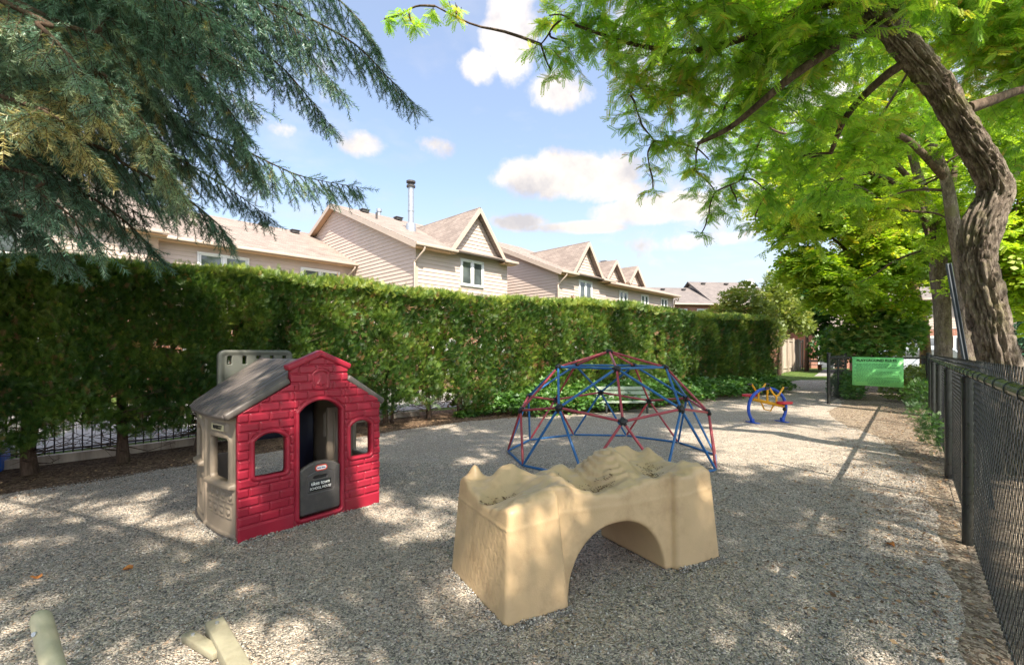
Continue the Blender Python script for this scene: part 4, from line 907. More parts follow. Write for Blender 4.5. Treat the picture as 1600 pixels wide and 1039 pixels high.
rail(sf, fp(11.0,2.12), fp(15.4,2.12), FT-.03, .022, M['fence']); chain(sf, fp(11.0,2.12), fp(15.4,2.12), FT); post(sf, *fp(15.4,2.12), .04, FT+.06); post(sf, *fp(13.2,2.12), .03, FT)
rf_ = empty('chain_link_fence', (0,0,0), 0, 'far black chain-link fence continuing beyond the sign under the farther trunks', 'fence')
rail(rf_, fp(11.0,0), fp(34,0), FT-.03, .022, M['fence']); chain(rf_, fp(11.0), fp(24), FT)
for t in np.arange(13.4, 35, 2.47): post(rf_, *fp(float(t),-.03), .03, FT-.05)
# rules sign
c0_ = Vector((*fp(10.9,0),0)); i0 = Vector((*fp(10.9,2.1),0)); dr = (c0_-i0).normalized(); sgc = i0.lerp(c0_, .511); rz = math.atan2(dr.y, dr.x)
nb_ = Vector((dr.y, -dr.x, 0)); 
sn = empty('rules_sign', sgc+nb_*.045, rz, 'bright green playground rules notice board on the black fence', 'sign')
mb = MB(); w_, hh_ = 1.09, .78; zc_ = .965
gx = np.linspace(-w_/2, w_/2, 12); vs_ = []; 
for j, z in enumerate((zc_-hh_/2, zc_+hh_/2)):
    for x in gx: vs_.append((x, .006*math.sin(x*9), z-.02*(x/w_)*1))
n_ = len(gx); mb.add(vs_, [(i, i+1, n_+i+1, n_+i) for i in range(n_-1)], True)
bd_ = mb.build('board', M['green'], sn, fix=False); md = bd_.modifiers.new('s', 'SOLIDIFY'); md.thickness = .006; md.offset = 1
for f_ in (.006,): pass
text('heading', 'PLAYGROUND RULES', M['ink'], sn, (-.02,-.012,1.268), .088, bold=.0022, sx=1.0)
mb = MB(); random.seed(3)
for k in range(17):
    z = 1.19-k*.034; x = -.50+(.0 if k % 3 == 0 else .05); e_ = random.choice((.1,.25,.46,.3,.42,-.1,.38))
    if k > 14: x = -.2; e_ = .25
    while x < e_:
        l = random.uniform(.02,.075); mb.box((x,-.0135,z-.020*1),(min(x+l,e_+.02),-.0125,z-.009)); x += l+.014
mb.build('small_print', M['inkm'], sn, fix=False)
for sx_ in (-1,1):
    for z in (1.33,.61):
        mb = MB(); mb.tube([(sx_*.5,-.012,z),(sx_*.5,.03,z+.03),(sx_*.5,.05,z)], .004, 6); mb.build('tie', M['fence'], sn)
# leaning metal post
mb = MB(); a = P(1548,790,4.4); a.z = 0; b = P(1480,412,4.4); mb.bar(a, b, .034, .010, (0,1,0)); 
d = (b-a).normalized(); sd_ = d.cross(Vector((0,1,0))).normalized()
for q in (-1,1): mb.bar(a+sd_*q*.019+Vector((0,-.012,0)), b+sd_*q*.019+Vector((0,-.012,0)), .006, .024, (0,1,0))
o = mb.build('sign_post', M['postm'], None, .002, 1); tag(o, 'leaning grey metal channel post beside the big locust trunk', 'post')
# board fence
wf = empty('board_fence', (18.9,32.4,0), math.atan2(6.6,5.6), 'weathered grey board fence beyond the end of the hedge', 'fence')
mb = MB(); Lw = 8.6; x = 0
while x < Lw: wdt = .14; mb.box((x, random.uniform(0,.012), .03), (x+wdt-.012, .026+random.uniform(0,.01), 2.42+random.uniform(-.02,.02))); x += wdt
mb.build('boards', M['wood'], wf)
for z in (.3,2.3):
    mb = MB(); mb.box((0,-.05,z),(Lw,-.002,z+.09)); mb.build('rail', M['wood'], wf)
for x in np.arange(0, Lw+.1, 2.15): mb = MB(); mb.box((float(x)-.05,-.15,0),(float(x)+.05,-.052,2.55)); mb.build('post', M['wood'], wf, .01)
mb = MB(); mb.box((-.05,-.06,2.44),(Lw,.06,2.48)); mb.build('cap', M['wood'], wf)
# iron fence, curb and bin seen through the foot of the hedge
fe = empty('iron_fence', (0,0,0), 0, 'black picket fence glimpsed through the bottom of the hedge at left', 'fence')
mb = MB(); pts = [hoff(s, 1.35) for s in np.arange(0, 14, .11)]
for x, y in pts: mb.box((x-.006,y-.006,.02),(x+.006,y+.006,1.15))
mb.build('pickets', M['black'], fe, fix=False)
mb = MB(); q = [hoff(s, 1.35) for s in np.arange(0, 14.1, .5)]
for z in (.12,1.05): mb.tube([(x,y,z) for x, y in q], .014, 6)
mb.build('rail', M['black'], fe)
mb = MB(); q = [hoff(s, .95) for s in np.arange(0, 15, .5)]
for i in range(len(q)-1): mb.bar((*q[i],.06),(*q[i+1],.06),.1,.12)
tag(mb.build('curb', M['wood'], None), 'low grey timber curb along the back of the hedge', 'curb')
bb = empty('storage_box', (-6.72,5.75,0.0), R(35), 'blue plastic storage box behind the hedge at the left edge', 'box')
mb = MB(); mb.box((-.28,-.2,0),(.28,.2,.3)); mb.build('tub', surf('blue_plastic', (.02,.12,.5), .4), bb, .02); mb = MB(); mb.box((-.3,-.22,.302),(.3,.22,.34)); mb.build('lid', surf('pale_blue_plastic', (.35,.5,.7), .4), bb, .015)
mb = MB(); mb.box((-.12,-.206,.06),(.04,-.2,.18)); mb.build('sticker', M['white'], bb)
pool = MB(); ring = [(.9*math.cos(R(15*k)), .9*math.sin(R(15*k))) for k in range(24)]; px_, py_ = hoff(5.4, 2.6)
pool.prism([(px_+a, py_+b) for a, b in ring], .012, .16, 'xy'); tag(pool.build('paddling_pool', surf('pale_blue_pool', (.35,.58,.72), .3), None, .03), 'pale blue paddling pool on the patio behind the hedge foot', 'pool')
# bench by the far house, red stand near the hedge end
gb_ = empty('garden_bench', (25.2,38.5,0), R(5), 'small dark reddish bench on the grass near the far brick house', 'bench')
mb = MB(); mb.box((-.7,-.2,.42),(.7,.2,.47)); mb.build('seat', M['wood'], gb_); 
for xx in (-.55,.55): mb = MB(); mb.box((xx-.04,-.18,0),(xx+.04,.18,.418)); mb.build('leg', M['dirt'], gb_)
mb = MB(); mb.bar((-.7,.2,.75),(.7,.2,.75),.03,.2); mb.build('backrest', M['wood'], gb_)
rs = empty('bird_table', (11.2,20.2,0), R(20), 'small red wooden bird table on a post at the hedge end', 'bird table')
mb = MB(); mb.bar((0,0,0),(0,0,1.25),.05,.05); mb.build('post', M['wood'], rs); mb = MB(); mb.box((-.22,-.12,.86),(.22,.12,.90)); mb.box((-.22,-.12,.90),(-.2,.12,1.0)); mb.build('tray', surf('red_brown_paint', (.35,.09,.05), .6), rs)

# parked suv between the trunks
cr_ = empty('parked_car', (20.6,22.8,.02), R(172), 'pale parked car glimpsed between the farther locust trunks', 'car')
prof = [(-2.2,.35),(-2.25,.75),(-2.05,1.02),(-1.15,1.12),(-.55,1.66),(.2,1.78),(1.6,1.74),(2.1,1.15),(2.25,.95),(2.25,.35)]
mb = MB(); mb.prism(prof, -.88, .88, 'xz'); mb.build('body', surf('silver_blue_car_paint', (.42,.47,.52), .25, coat=.6), cr_, .06, 3)
mb = MB(); mb.slab([(-1.14,-.72,1.155),(-1.14,.72,1.155),(-.60,.66,1.625),(-.60,-.66,1.625)], -.02); mb.build('windscreen', surf('car_glass_screen', (.05,.07,.09), .05, spec=.9), cr_, fix=True)
for s_ in (-1,1):
    mb = MB(); mb.prism([(-.95,1.16),(-.5,1.58),(1.5,1.6),(1.8,1.16)], s_*.878, s_*.892, 'xz'); mb.build('side_window', M['glass'], cr_)
    for x in (-1.4,1.4):
        mb = MB(); mb.tube([(x,s_*.68,.34),(x,s_*.9,.34)], .34, 24); wl = mb.build('wheel', M['black'], cr_); mb = MB(); mb.tube([(x,s_*.9,.34),(x,s_*.912,.34)], .21, 20); mb.build('rim', M['galv'], wl)
    mb = MB(); mb.ball((-2.16,s_*.68,.82), .12, 12, (.5,1.2,.7)); mb.build('headlight', M['white'], cr_)

# ------------------------------------------------------------------ foliage tools
def frames(D, roll=None, up=None):
    "rotation matrices whose x axis is D and whose z axis leans to up"
    D = D/np.linalg.norm(D, axis=1, keepdims=True); n = len(D)
    U = np.tile([0,0,1.], (n,1)) if up is None else up
    U = U+rng.normal(0,.001,(n,3)); Yv = np.cross(U, D); Yv /= np.linalg.norm(Yv, axis=1, keepdims=True)+1e-9; Zv = np.cross(D, Yv)
    if roll is not None: c, s = np.cos(roll)[:,None], np.sin(roll)[:,None]; Yv, Zv = Yv*c+Zv*s, -Yv*s+Zv*c
    return np.stack([D, Yv, Zv], 2)
def scatter(T, TF, Pn, Rm, S):
    V = np.einsum('nij,kj->nki', Rm, T)*np.asarray(S)[:,None,None]+Pn[:,None,:]
    F = TF[None]+(np.arange(len(Pn))*len(T))[:,None,None]; return V.reshape(-1,3), F.reshape(-1, TF.shape[1])
def quads(L):
    "L: list of (base, tip, halfwidth) flat leaflets in the xy plane with a little sag"
    V = []; F = []
    for (b, t, w_) in L:
        b = np.array(b, float); t = np.array(t, float); d = t-b; s = np.array([-d[1], d[0], 0]); s = s/np.linalg.norm(s)*w_; m_ = b+d*.45; k = len(V)
        V += [b, m_-s, t, m_+s]; F.append((k,k+1,k+2,k+3))
    return np.array(V), np.array(F)
def pinnate(n, l, wd, sag=.10):
    L = []
    for i in range(n):
        x = .08+.9*i/n; z = -sag*x*x
        for s in (-1,1): L.append(((x,0,z), (x+l*.45, s*l*.9, z-.035), wd))
    L.append(((.95,0,-sag),(1+l*.8,0,-sag-.03),wd)); return quads(L)
T_PIN = pinnate(8, .24, .047); T_PINC = pinnate(4, .30, .10); T_PINX = pinnate(2, .42, .22)
def fan(n=4, w_=.026):
    L = [((0,0,0),(1,0,0),w_)]
    for i in range(n):
        x = .06+.9*i/(n+.5); l = .55*(1-.6*i/n)
        for s in (-1,1): L.append(((x,0,0),(x+l*.72, s*l*.62, .05*s), w_))
    return quads(L)
T_FAN = fan(6); T_FAN2 = fan(2, .10)
T_LEAF = quads([((0,0,0),(1,0,-.15),.30)])
T_LEAF3 = quads([((0,0,0),(1,0,-.2),.26),((0,0,0),(.55,.75,-.15),.22),((0,0,0),(.55,-.75,-.15),.22)])
def rand_dir(n, zs=1.0, zb=0.0):
    d = rng.normal(size=(n,3)); d[:,2] = d[:,2]*zs+zb; return d/np.linalg.norm(d, axis=1, keepdims=True)
SP = np.array([(0,-.5,-.3),(0,.5,-.3),(0,0,.6),(1,-.3,-.2),(1,.3,-.2),(1,0,.4)]); SF = np.array([(0,1,4,3),(1,2,5,4),(2,0,3,5)])
def sticks(A, B, r):
    d = B-A; l = np.linalg.norm(d, axis=1)+1e-9; Rm = frames(d); r = np.broadcast_to(r, l.shape)
    T = np.tile(SP[None], (len(A),1,1)); V = np.stack([T[...,0]*l[:,None], T[...,1]*r[:,None]*2, T[...,2]*r[:,None]*2], -1)
    V = np.einsum('nij,nkj->nki', Rm, V)+A[:,None,:]; F = SF[None]+(np.arange(len(A))*6)[:,None,None]; return V.reshape(-1,3), F.reshape(-1,4)
class Cloud:
    def __init__(s): s.V = []; s.F = []; s.T = []; s.n = 0
    def add(s, V, F, t): s.V.append(V); s.F.append(F+s.n); s.n += len(V); s.T.append(t)
    def put(s, tpl, Pn, Rm, S, tone):
        V, F = scatter(tpl[0], tpl[1], Pn, Rm, S); s.add(V, F, np.repeat(tone, len(tpl[1])))
    def build(s, name, mat, parent): return np_obj(name, np.concatenate(s.V), np.concatenate(s.F), mat, parent, tone=np.concatenate(s.T))
def vnoise(Pt, sc, seed=0.0):
    return np.array([mn.noise(Vector((float(p[0])*sc+seed, float(p[1])*sc+seed*.7, float(p[2])*sc-seed))) for p in Pt])

# ------------------------------------------------------------------ the cedar hedge
hd = empty('cedar_hedge', (*hoff(8,.5), 0), 0, 'tall clipped cedar hedge running along the whole left side', 'hedge'); HO = np.array(hd.location)
def hedge_points(n, s0, s1, part):
    s = rng.uniform(s0, s1, n); lobe = .12*np.cos(2*np.pi*s/.88+np.sin(s*1.7)*1.5)+.10*np.sin(s*1.9+1)*np.sin(s*.63)
    zt = 2.78+.05*np.sin(s*.7)+.03*np.sin(s*3.1)+np.where(s < 14, -.27*sm(15,5,s), 0)+.03-.22*sm(HLEN-.9,HLEN,s)
    if part == 'top': off = rng.uniform(-.08, 1.1, n); z = zt+rng.normal(0,.035,n)-.08*(np.abs(off-.5)/.55)**4
    else:
        zl = .36+.13*np.sin(s*2.3)+.10*np.sin(s*5.1+2)-.25*sm(13,18,s); z = zl+(zt-zl)*rng.random(n)**.92
        off = -lobe*sm(2.9,1.9,z)*1.0-.10*np.sin(z*2.2+s*.9)-.06*sm(2.2,.9,z)+np.abs(rng.normal(0,.12,n))
        off = off+.10*sm(2.45,2.8,z)+.25*sm(HLEN-.7,HLEN,s)
        if part == 'in': off = rng.uniform(.15, 1.05, n)
        if part == 'back': off = 1.05-np.abs(rng.normal(0,.1,n))
    x, y, tx, ty = hpos(s); return s, z, np.stack([x-ty*off, y+tx*off, z], 1), np.stack([ty, -tx, np.zeros(n)], 1)
cl = Cloud(); mn_n = 0
def hsp(n, s0, s1, part, size, tpl):
    s, z, Pt, nrm = hedge_points(n, s0, s1, part)
    nz1 = vnoise(Pt, 1.5, 3); nz2 = vnoise(Pt, 5.0, 9)
    if part == 'top': keep = nz2 > -.7
    else:
        th = .42+.0*s-np.where(s < 8.5, .34*sm(8.5,5,s), 0)-.30*sm(1.3,.45,z)*sm(17,13,s)+(.4*sm(2.3,2.7,z))
        keep = (nz1*.7+nz2*.5) < th
    s, z, Pt, nrm, nz1, nz2 = (a[keep] for a in (s, z, Pt, nrm, nz1, nz2)); n = len(s)
    up = np.array([0,0,1.]); 
    if part == 'top': D = rand_dir(n, 1, 1.3)+nrm*.25
    else: D = nrm*rng.uniform(.3,1.1,(n,1))+up*rng.uniform(.1,1.3,(n,1))+rng.normal(0,.42,(n,3))
    Rm = frames(D, rng.uniform(-1.0,1.0,n)+np.pi/2*rng.choice([0,1],n))
    tone = np.clip(.42+.25*rng.normal(size=n)*.6+nz1*.45+nz2*.18+(.38 if part == 'top' else .04), 0, .93)  # top sprays get a lighter tone: sunlight put into their colour
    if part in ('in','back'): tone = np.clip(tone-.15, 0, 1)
    dead = rng.random(n) < (.05 if part == 'f' else .25 if part == 'in' else .02); tone = np.where(dead, rng.uniform(.95,1,n), tone)
    cl.put(tpl, Pt-HO, Rm, size*rng.uniform(.65,1.35,n), tone)
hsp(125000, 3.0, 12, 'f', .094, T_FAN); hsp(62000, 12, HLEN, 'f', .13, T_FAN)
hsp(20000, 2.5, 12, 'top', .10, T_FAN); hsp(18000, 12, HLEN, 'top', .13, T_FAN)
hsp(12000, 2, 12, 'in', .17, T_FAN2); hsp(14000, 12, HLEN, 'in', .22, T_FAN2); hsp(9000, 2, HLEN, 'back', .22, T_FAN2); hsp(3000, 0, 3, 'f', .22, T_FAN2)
# the hedge's far end face
n = 2500; x, y, tx, ty = hpos(np.full(n, HLEN-.05)); off = rng.uniform(-.05,1.05,n); Pt = np.stack([x-ty*off+tx*rng.normal(0,.08,n), y+tx*off+ty*rng.normal(0,.08,n), rng.uniform(.3,2.8,n)], 1)
cl.put(T_FAN, Pt-HO, frames(np.stack([tx,ty,np.full(n,.5)],1)+rng.normal(0,.5,(n,3)), rng.uniform(0,3,n)), rng.uniform(.12,.2,n), rng.uniform(.2,.9,n))
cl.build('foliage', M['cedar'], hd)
SA = []; SB = []; sr_ = []; s = 1.2; random.seed(11)
while s < HLEN-.3:
    x, y = hoff(s, .42+random.uniform(-.08,.08)); r0 = random.uniform(.045,.075); pts = []; lean = random.uniform(-.12,.12)
    for k in range(9): z = k*.31; pts.append((x+lean*z*.25+.025*math.sin(z*3+s*5), y+.02*math.cos(z*4+s), z))
    mb = MB(); mb.tube([Vector(p)-Vector(HO) for p in pts], [r0*1.35]+[r0*(1-.085*k) for k in range(8)], 9)
    if random.random() < .5 and s < 14: 
        x2, y2 = x+random.uniform(-.16,.16), y+random.uniform(-.1,.1); mb.tube([Vector((x2+.06*math.sin(z*2)*0+(x2-x)*z*.3, y2, z))-Vector(HO) for z in (0,.5,1,1.6,2.2)], [r0*.8,r0*.6,r0*.5,r0*.4,r0*.3], 8)
    mb.build('trunk', M['barkc'], hd, fix=False)
    for _ in range(64 if s < 15 else 14):
        z = random.uniform(.12, 2.3) if random.random() < .45 else random.uniform(.12, .95); a = random.uniform(0, 6.28); l = random.uniform(.25,.75); p0 = Vector((x, y, z)); up_ = random.uniform(-.35,.5)
        mdp = p0+Vector((math.cos(a), math.sin(a), up_))*l*.5+Vector((0,0,random.uniform(-.04,.04))); e_ = p0+Vector((math.cos(a+.3), math.sin(a+.3), up_*.6+.1))*l
        for (A_, B_, r_) in ((p0,mdp,.0075),(mdp,e_,.0045)): SA.append(A_); SB.append(B_); sr_.append(r_)
        for q in range(3): d_ = Vector((random.gauss(0,1),random.gauss(0,1),random.gauss(0,.7))).normalized(); b0 = mdp.lerp(e_, random.random()); SA.append(b0); SB.append(b0+d_*random.uniform(.08,.25)); sr_.append(.0025)
    s += random.uniform(.72,1.0)
V, Fq = sticks(np.array(SA)-HO, np.array(SB)-HO, np.array(sr_)); np_obj('dead_twigs', V, Fq, M['barkc'], hd)

# ------------------------------------------------------------------ leafy ground cover
def cover(name, n, sfun, hfun, size, tpl, mat, label=None, tmid=.5):
    Pt = sfun(n); h = hfun(Pt); k = h > .02; Pt = Pt[k]; h = h[k]; n = len(Pt); P3 = np.stack([Pt[:,0], Pt[:,1], h*rng.random(n)**.45+.02], 1)
    nz1 = vnoise(P3, 2.0, 5); c = Cloud(); D = rand_dir(n, .6, .25); c.put(tpl, P3, frames(D, rng.uniform(-.7,.7,n)), size*rng.uniform(.6,1.3,n), np.clip(tmid+.22*rng.normal(size=n)+nz1*.3, 0, 1))
    return c.build(name, mat, None)
def sf1(n):
    s = rng.uniform(15.0, HLEN-.7, n); x, y, tx, ty = hpos(s); w_ = 1.15*sm(15,17.5,s)*(1+.12*np.sin(s*2.4)+.08*np.sin(s*5))+.1; o = rng.uniform(0, 1, n); s_ = np.stack([s, o], 1); off = .25-(w_+.25)*o
    sf1.h = np.where(True, (.20+.42*np.sqrt(np.clip(1-o**2.2,0,1)))*sm(0,.5,w_)*(1+.15*np.sin(s*3)), 0); return np.stack([x-ty*off, y+tx*off], 1)
def hf1(Pt): return sf1.h
tag(cover('ground_cover', 15000, sf1, hf1, .085, T_LEAF3, M['shrub'], tmid=.45), kind='stuff')
def blob_cover(cx_, cy_, rx, ry, hh):
    def f(n): a = rng.uniform(0,6.283,n); r_ = np.sqrt(rng.random(n)); blob_cover.r = r_; return np.stack([cx_+rx*r_*np.cos(a), cy_+ry*r_*np.sin(a)], 1)
    def g(Pt): return hh*np.sqrt(np.clip(1-blob_cover.r**2, 0, 1))+.03
    return f, g

# ------------------------------------------------------------------ trees
def tube_obj(name, pts, mat, parent, n=10, k=5):
    "pts: (x,y,z,r)"
    L = smooth_line(pts, k); mb = MB(); mb.tube([tuple(p[:3]) for p in L], [max(.002, float(p[3])) for p in L], n)
    return mb.build(name, mat, parent, fix=False)
def rough_trunk(name, pts, mat, parent, n=72, k=26, amp=.035, fr=1.0, seed=0):
    L = smooth_line(pts, k); P_ = L[:,:3]; rr = L[:,3]; m_ = len(L); V = []; prev = None; ll = np.r_[0, np.cumsum(np.linalg.norm(np.diff(P_,axis=0),axis=1))]
    for i in range(m_):
        d = Vector(P_[min(i+1,m_-1)]-P_[max(i-1,0)]).normalized(); a = Vector((1,0,0)) if prev is None else prev; a = (a-d*a.dot(d)).normalized(); prev = a; b = d.cross(a)
        for j in range(n):
            t = 2*math.pi*j/n; u = Vector((math.cos(t)*1.0, math.sin(t)*1.0, ll[i]*1.0+seed)); R0 = float(rr[i])
            q = mn.noise(Vector((u.x*3.2*fr, u.y*3.2*fr, u.z*2.2))); wv_ = Vector((u.x+.25*q, u.y+.25*q, u.z))
            rd = 1-abs(mn.noise(Vector((wv_.x*3.6*fr, wv_.y*3.6*fr, wv_.z*2.0))))*2.6; pl = max(-1, min(1, mn.noise(Vector((wv_.x*7*fr+5, wv_.y*7*fr, wv_.z*4.5)))*3))
            h = -amp*max(0, rd-.50)*2.6+amp*.35*pl+.06*R0/.3*mn.noise(Vector((u.x*1.2, u.y*1.2, u.z*1.3+3)))+amp*.18*mn.noise(Vector((u.x*22, u.y*22, u.z*14)))
            V.append(Vector(P_[i])+(a*math.cos(t)+b*math.sin(t))*(R0+h))
    F = [(i*n+j, i*n+(j+1)%n, (i+1)*n+(j+1)%n, (i+1)*n+j) for i in range(m_-1) for j in range(n)]
    return np_obj(name, np.array([tuple(v) for v in V]), np.array(F), mat, parent, smooth=True)
def px_path(L, org): # (px,py,Y,width px)
    out = []
    for a in L: p = P(a[0],a[1],a[2])-org; out.append((p.x,p.y,p.z,a[3]/F0*a[2]/2/math.sqrt(1+((a[0]-CX)/F0)**2)))
    return out
def leafy(cl, tw, c, r, dens=1.0, tpl=T_PIN, leaf=.15, flat=.62, tone0=.5, step=.05, droop=.55, rtw=.004):
    "a spray of twigs from the middle of a clump out to its ellipsoid, compound leaves along them"
    c = np.array(c); K = max(4, int(30*dens*(r/.7)**1.6)); D = rand_dir(K, .8, -.05); l = r*rng.uniform(.55,1.15,K); st = c+rng.normal(0,.25*r,(K,3))*[1,1,flat]
    nseg = 4; prev = st; pts = [st]
    for q in range(1, nseg+1):
        f_ = q/nseg; p = st+D*[1,1,flat]*(l*f_)[:,None]+rng.normal(0,.03*r,(K,3)); p[:,2] -= droop*l*f_*f_*.45; pts.append(p)
    pts = np.stack(pts, 1)
    for q in range(nseg): V, F = sticks(pts[:,q], pts[:,q+1], rtw*(1-.18*q)); tw.add(V, F, np.zeros(len(F)))
    nl = max(4, int(r/step*1.0)); f_ = (np.arange(nl*2)//2+.5)/nl; f_ = f_*.9+.1
    seg = np.minimum((f_*nseg).astype(int), nseg-1); fr_ = f_*nseg-seg
    Pn = pts[:,seg]*(1-fr_)[None,:,None]+pts[:,seg+1]*fr_[None,:,None]; dv = pts[:,seg+1]-pts[:,seg]; dv /= np.linalg.norm(dv,axis=2,keepdims=True)+1e-9
    sd = np.cross(dv, [0,0,1.]); sd /= np.linalg.norm(sd,axis=2,keepdims=True)+1e-9; sg = np.where(np.arange(nl*2)%2 == 0, 1, -1)[None,:,None]
    D2 = dv*.55+sd*sg*.8+rng.normal(0,.28,Pn.shape); D2[...,2] -= .35*droop
    Pn = Pn.reshape(-1,3); D2 = D2.reshape(-1,3); n = len(Pn)
    tone = np.clip(tone0+.15*rng.normal(size=n)+rng.normal(0,.10), 0, .97); tone = np.where(rng.random(n) < .006, 1.0, tone)
    cl.put(tpl, Pn, frames(D2, rng.normal(0,.35,n)), leaf*rng.uniform(.6,1.25,n), tone)
def limb_to(mb, src, dst, r0, r1, sag=.12, wob=.08, n=7):
    src = Vector(src); dst = Vector(dst); L = (dst-src).length; pts = []; off1 = Vector((random.gauss(0,1),random.gauss(0,1),random.gauss(0,.6)))*wob*L; off2 = Vector((random.gauss(0,1),random.gauss(0,1),random.gauss(0,.6)))*wob*L
    for i in range(n+1):
        t = i/n; p = src.lerp(dst, t)+off1*math.sin(math.pi*t)+off2*math.sin(2*math.pi*t)*.5; p.z += sag*L*math.sin(math.pi*t); pts.append(p)
    mb.tube(pts, [r0+(r1-r0)*i/n for i in range(n+1)], 7)
def tree(name, label, base, trunk, limbs, blobs, group=None, leafm='locust', barkm='bark', limbm='bark2', tpl=T_PIN, leaf=.15, dens=1.0, tone0=.5, rough=None, cat='tree', step=.05, twr=.004, flat=.62, seed=1, brr=.03, seeds=()):
    random.seed(seed); org = Vector(base); t = empty(name, org, 0, label, cat, group)
    if rough: rough_trunk('trunk', px_path(trunk, org) if rough.get('px', True) else trunk, M[barkm], t, **{k: v for k, v in rough.items() if k != 'px'})
    else: tube_obj('trunk', px_path(trunk, org), M[barkm], t, 16)
    nodes = [Vector(p[:3]) for p in smooth_line(px_path(trunk, org), 4)[len(trunk)*2:]]
    for L in limbs:
        pl = px_path(L, org); tube_obj('limb', pl, M[limbm], t, 12); nodes += [Vector(p[:3]) for p in smooth_line(pl, 4)[3:]]
    mb = MB(); cl = Cloud(); tw = Cloud(); done = []
    for b in blobs:
        c = (P(b[0],b[1],b[2])-org) if len(b) >= 4 and b[3] < 20 and not (len(b) > 4 and b[4] == 'w') else None
        if len(b) > 4 and b[4] == 'w': c = Vector(b[:3])-org
        src = min(nodes, key=lambda q: (q-c).length+.6*max(0, q.z-c.z)); 
        if (src-c).length > b[3]*.35: limb_to(mb, src, c, brr*min(1.3,.5+(src-c).length*.2), .009, .04, .07)
        for f_ in (.55,.8,1.0): nodes.append(src.lerp(c, f_))
        leafy(cl, tw, c, b[3], dens, tpl, leaf, flat, tone0+(b[5] if len(b) > 5 else 0), step, rtw=twr)
    if mb.v: mb.build('branches', M[limbm], t, fix=False)
    tw.build('twigs', M[limbm], t); cl.build('crown', M[leafm], t)
    return t
LG = None
# the big leaning locust
T1 = [(1571,745,5.8,118),(1566,680,5.8,96),(1563,620,5.8,84),(1560,564,5.8,76),(1543,483,5.8,72),(1526,410,5.8,68),(1534,355,5.75,74),(1555,302,5.7,66),(1542,262,5.65,56),(1517,220,5.6,54),(1496,185,5.55,53),(1470,142,5.5,52),(1440,102,5.4,52),(1408,64,5.3,48),(1368,26,5.2,38),(1325,0,5.1,32),(1270,-40,4.9,26),(1190,-90,4.6,20),(1100,-150,4.3,14)]
T1 = [(a, b, c, d*.93) for a, b, c, d in T1]
limbs1 = [[(1405,62,5.3,40),(1402,20,5.3,34),(1396,-50,5.2,30),(1420,-160,5.1,24),(1400,-300,4.9,15)],
          [(1390,50,5.25,22),(1345,52,5.15,19),(1290,84,5.1,17),(1235,122,5.2,15),(1190,160,5.4,12),(1140,200,5.7,9),(1090,225,6.0,6)],
          [(1425,92,5.4,20),(1385,118,5.5,17),(1345,155,5.8,14),(1318,190,6.1,11),(1298,240,6.5,7)],
          [(1512,170,5.6,26),(1548,158,5.7,22),(1600,140,5.9,18),(1680,128,6.1,14),(1780,90,6.3,9)],
          [(1325,0,5.1,22),(1250,18,5.2,17),(1160,60,5.5,13),(1080,80,5.7,9),(990,70,5.8,6),(900,40,5.8,4)],
          [(1556,292,5.7,40),(1570,282,5.65,26),(1580,277,5.62,22)],
          [(1270,-40,4.9,16),(1200,-20,4.9,13),(1120,-10,5.0,10),(1020,-20,5.1,7)]]
B1 = [(858,25,5.9,.36),(845,70,5.9,.22),(885,70,6.0,.42),(862,112,6.0,.20),(930,25,5.9,.55),(955,80,6,.5),(935,60,6.1,.32),(1000,40,6,.65),(1010,110,6.1,.5),(985,150,6.1,.38),(1000,185,6.2,.38),(1040,150,6.3,.5),(1022,220,6.3,.36),(1015,262,6.4,.26),(1020,296,6.4,.17),(1062,225,6.5,.45),(1070,60,5.6,.75),(1080,140,6.0,.55),
      (1108,250,6.9,.45),(1085,265,6.8,.26),(1118,300,7,.42),(1108,335,7,.28),(1096,365,7.0,.15),(1130,180,6.2,.6),(1150,90,5.6,.75),(1160,280,7.2,.5),(1150,320,7.2,.28),(1190,215,6.8,.65),(1220,140,5.9,.7),(1200,30,5.4,.85),(1250,70,5.4,.7),(1240,250,7.2,.6),(1200,300,7.6,.5),(1180,345,7.8,.32),(1290,170,6.2,.7),(1300,60,5.2,.6),(1330,240,7,.7),(1370,190,6.6,.6),(1290,300,7.6,.6),
      (1100,0,5.1,.8),(1000,-20,5.2,.6),(1300,-20,4.9,.7),(1400,-60,5,.9),(1450,20,6.4,.9),(1520,60,6.4,.9),(1590,60,6.2,.9),(1570,170,7,.7),(1610,120,6.3,.7),(1480,-60,5.4,.9),(1580,-40,5.6,.9),(1660,40,6.1,.9),(1640,220,6.6,.6),(1440,170,8,.7),(680,10,5.9,.16),(712,8,5.9,.2),(628,22,5.9,.13),(600,30,5.9,.10),(648,40,5.9,.08)]
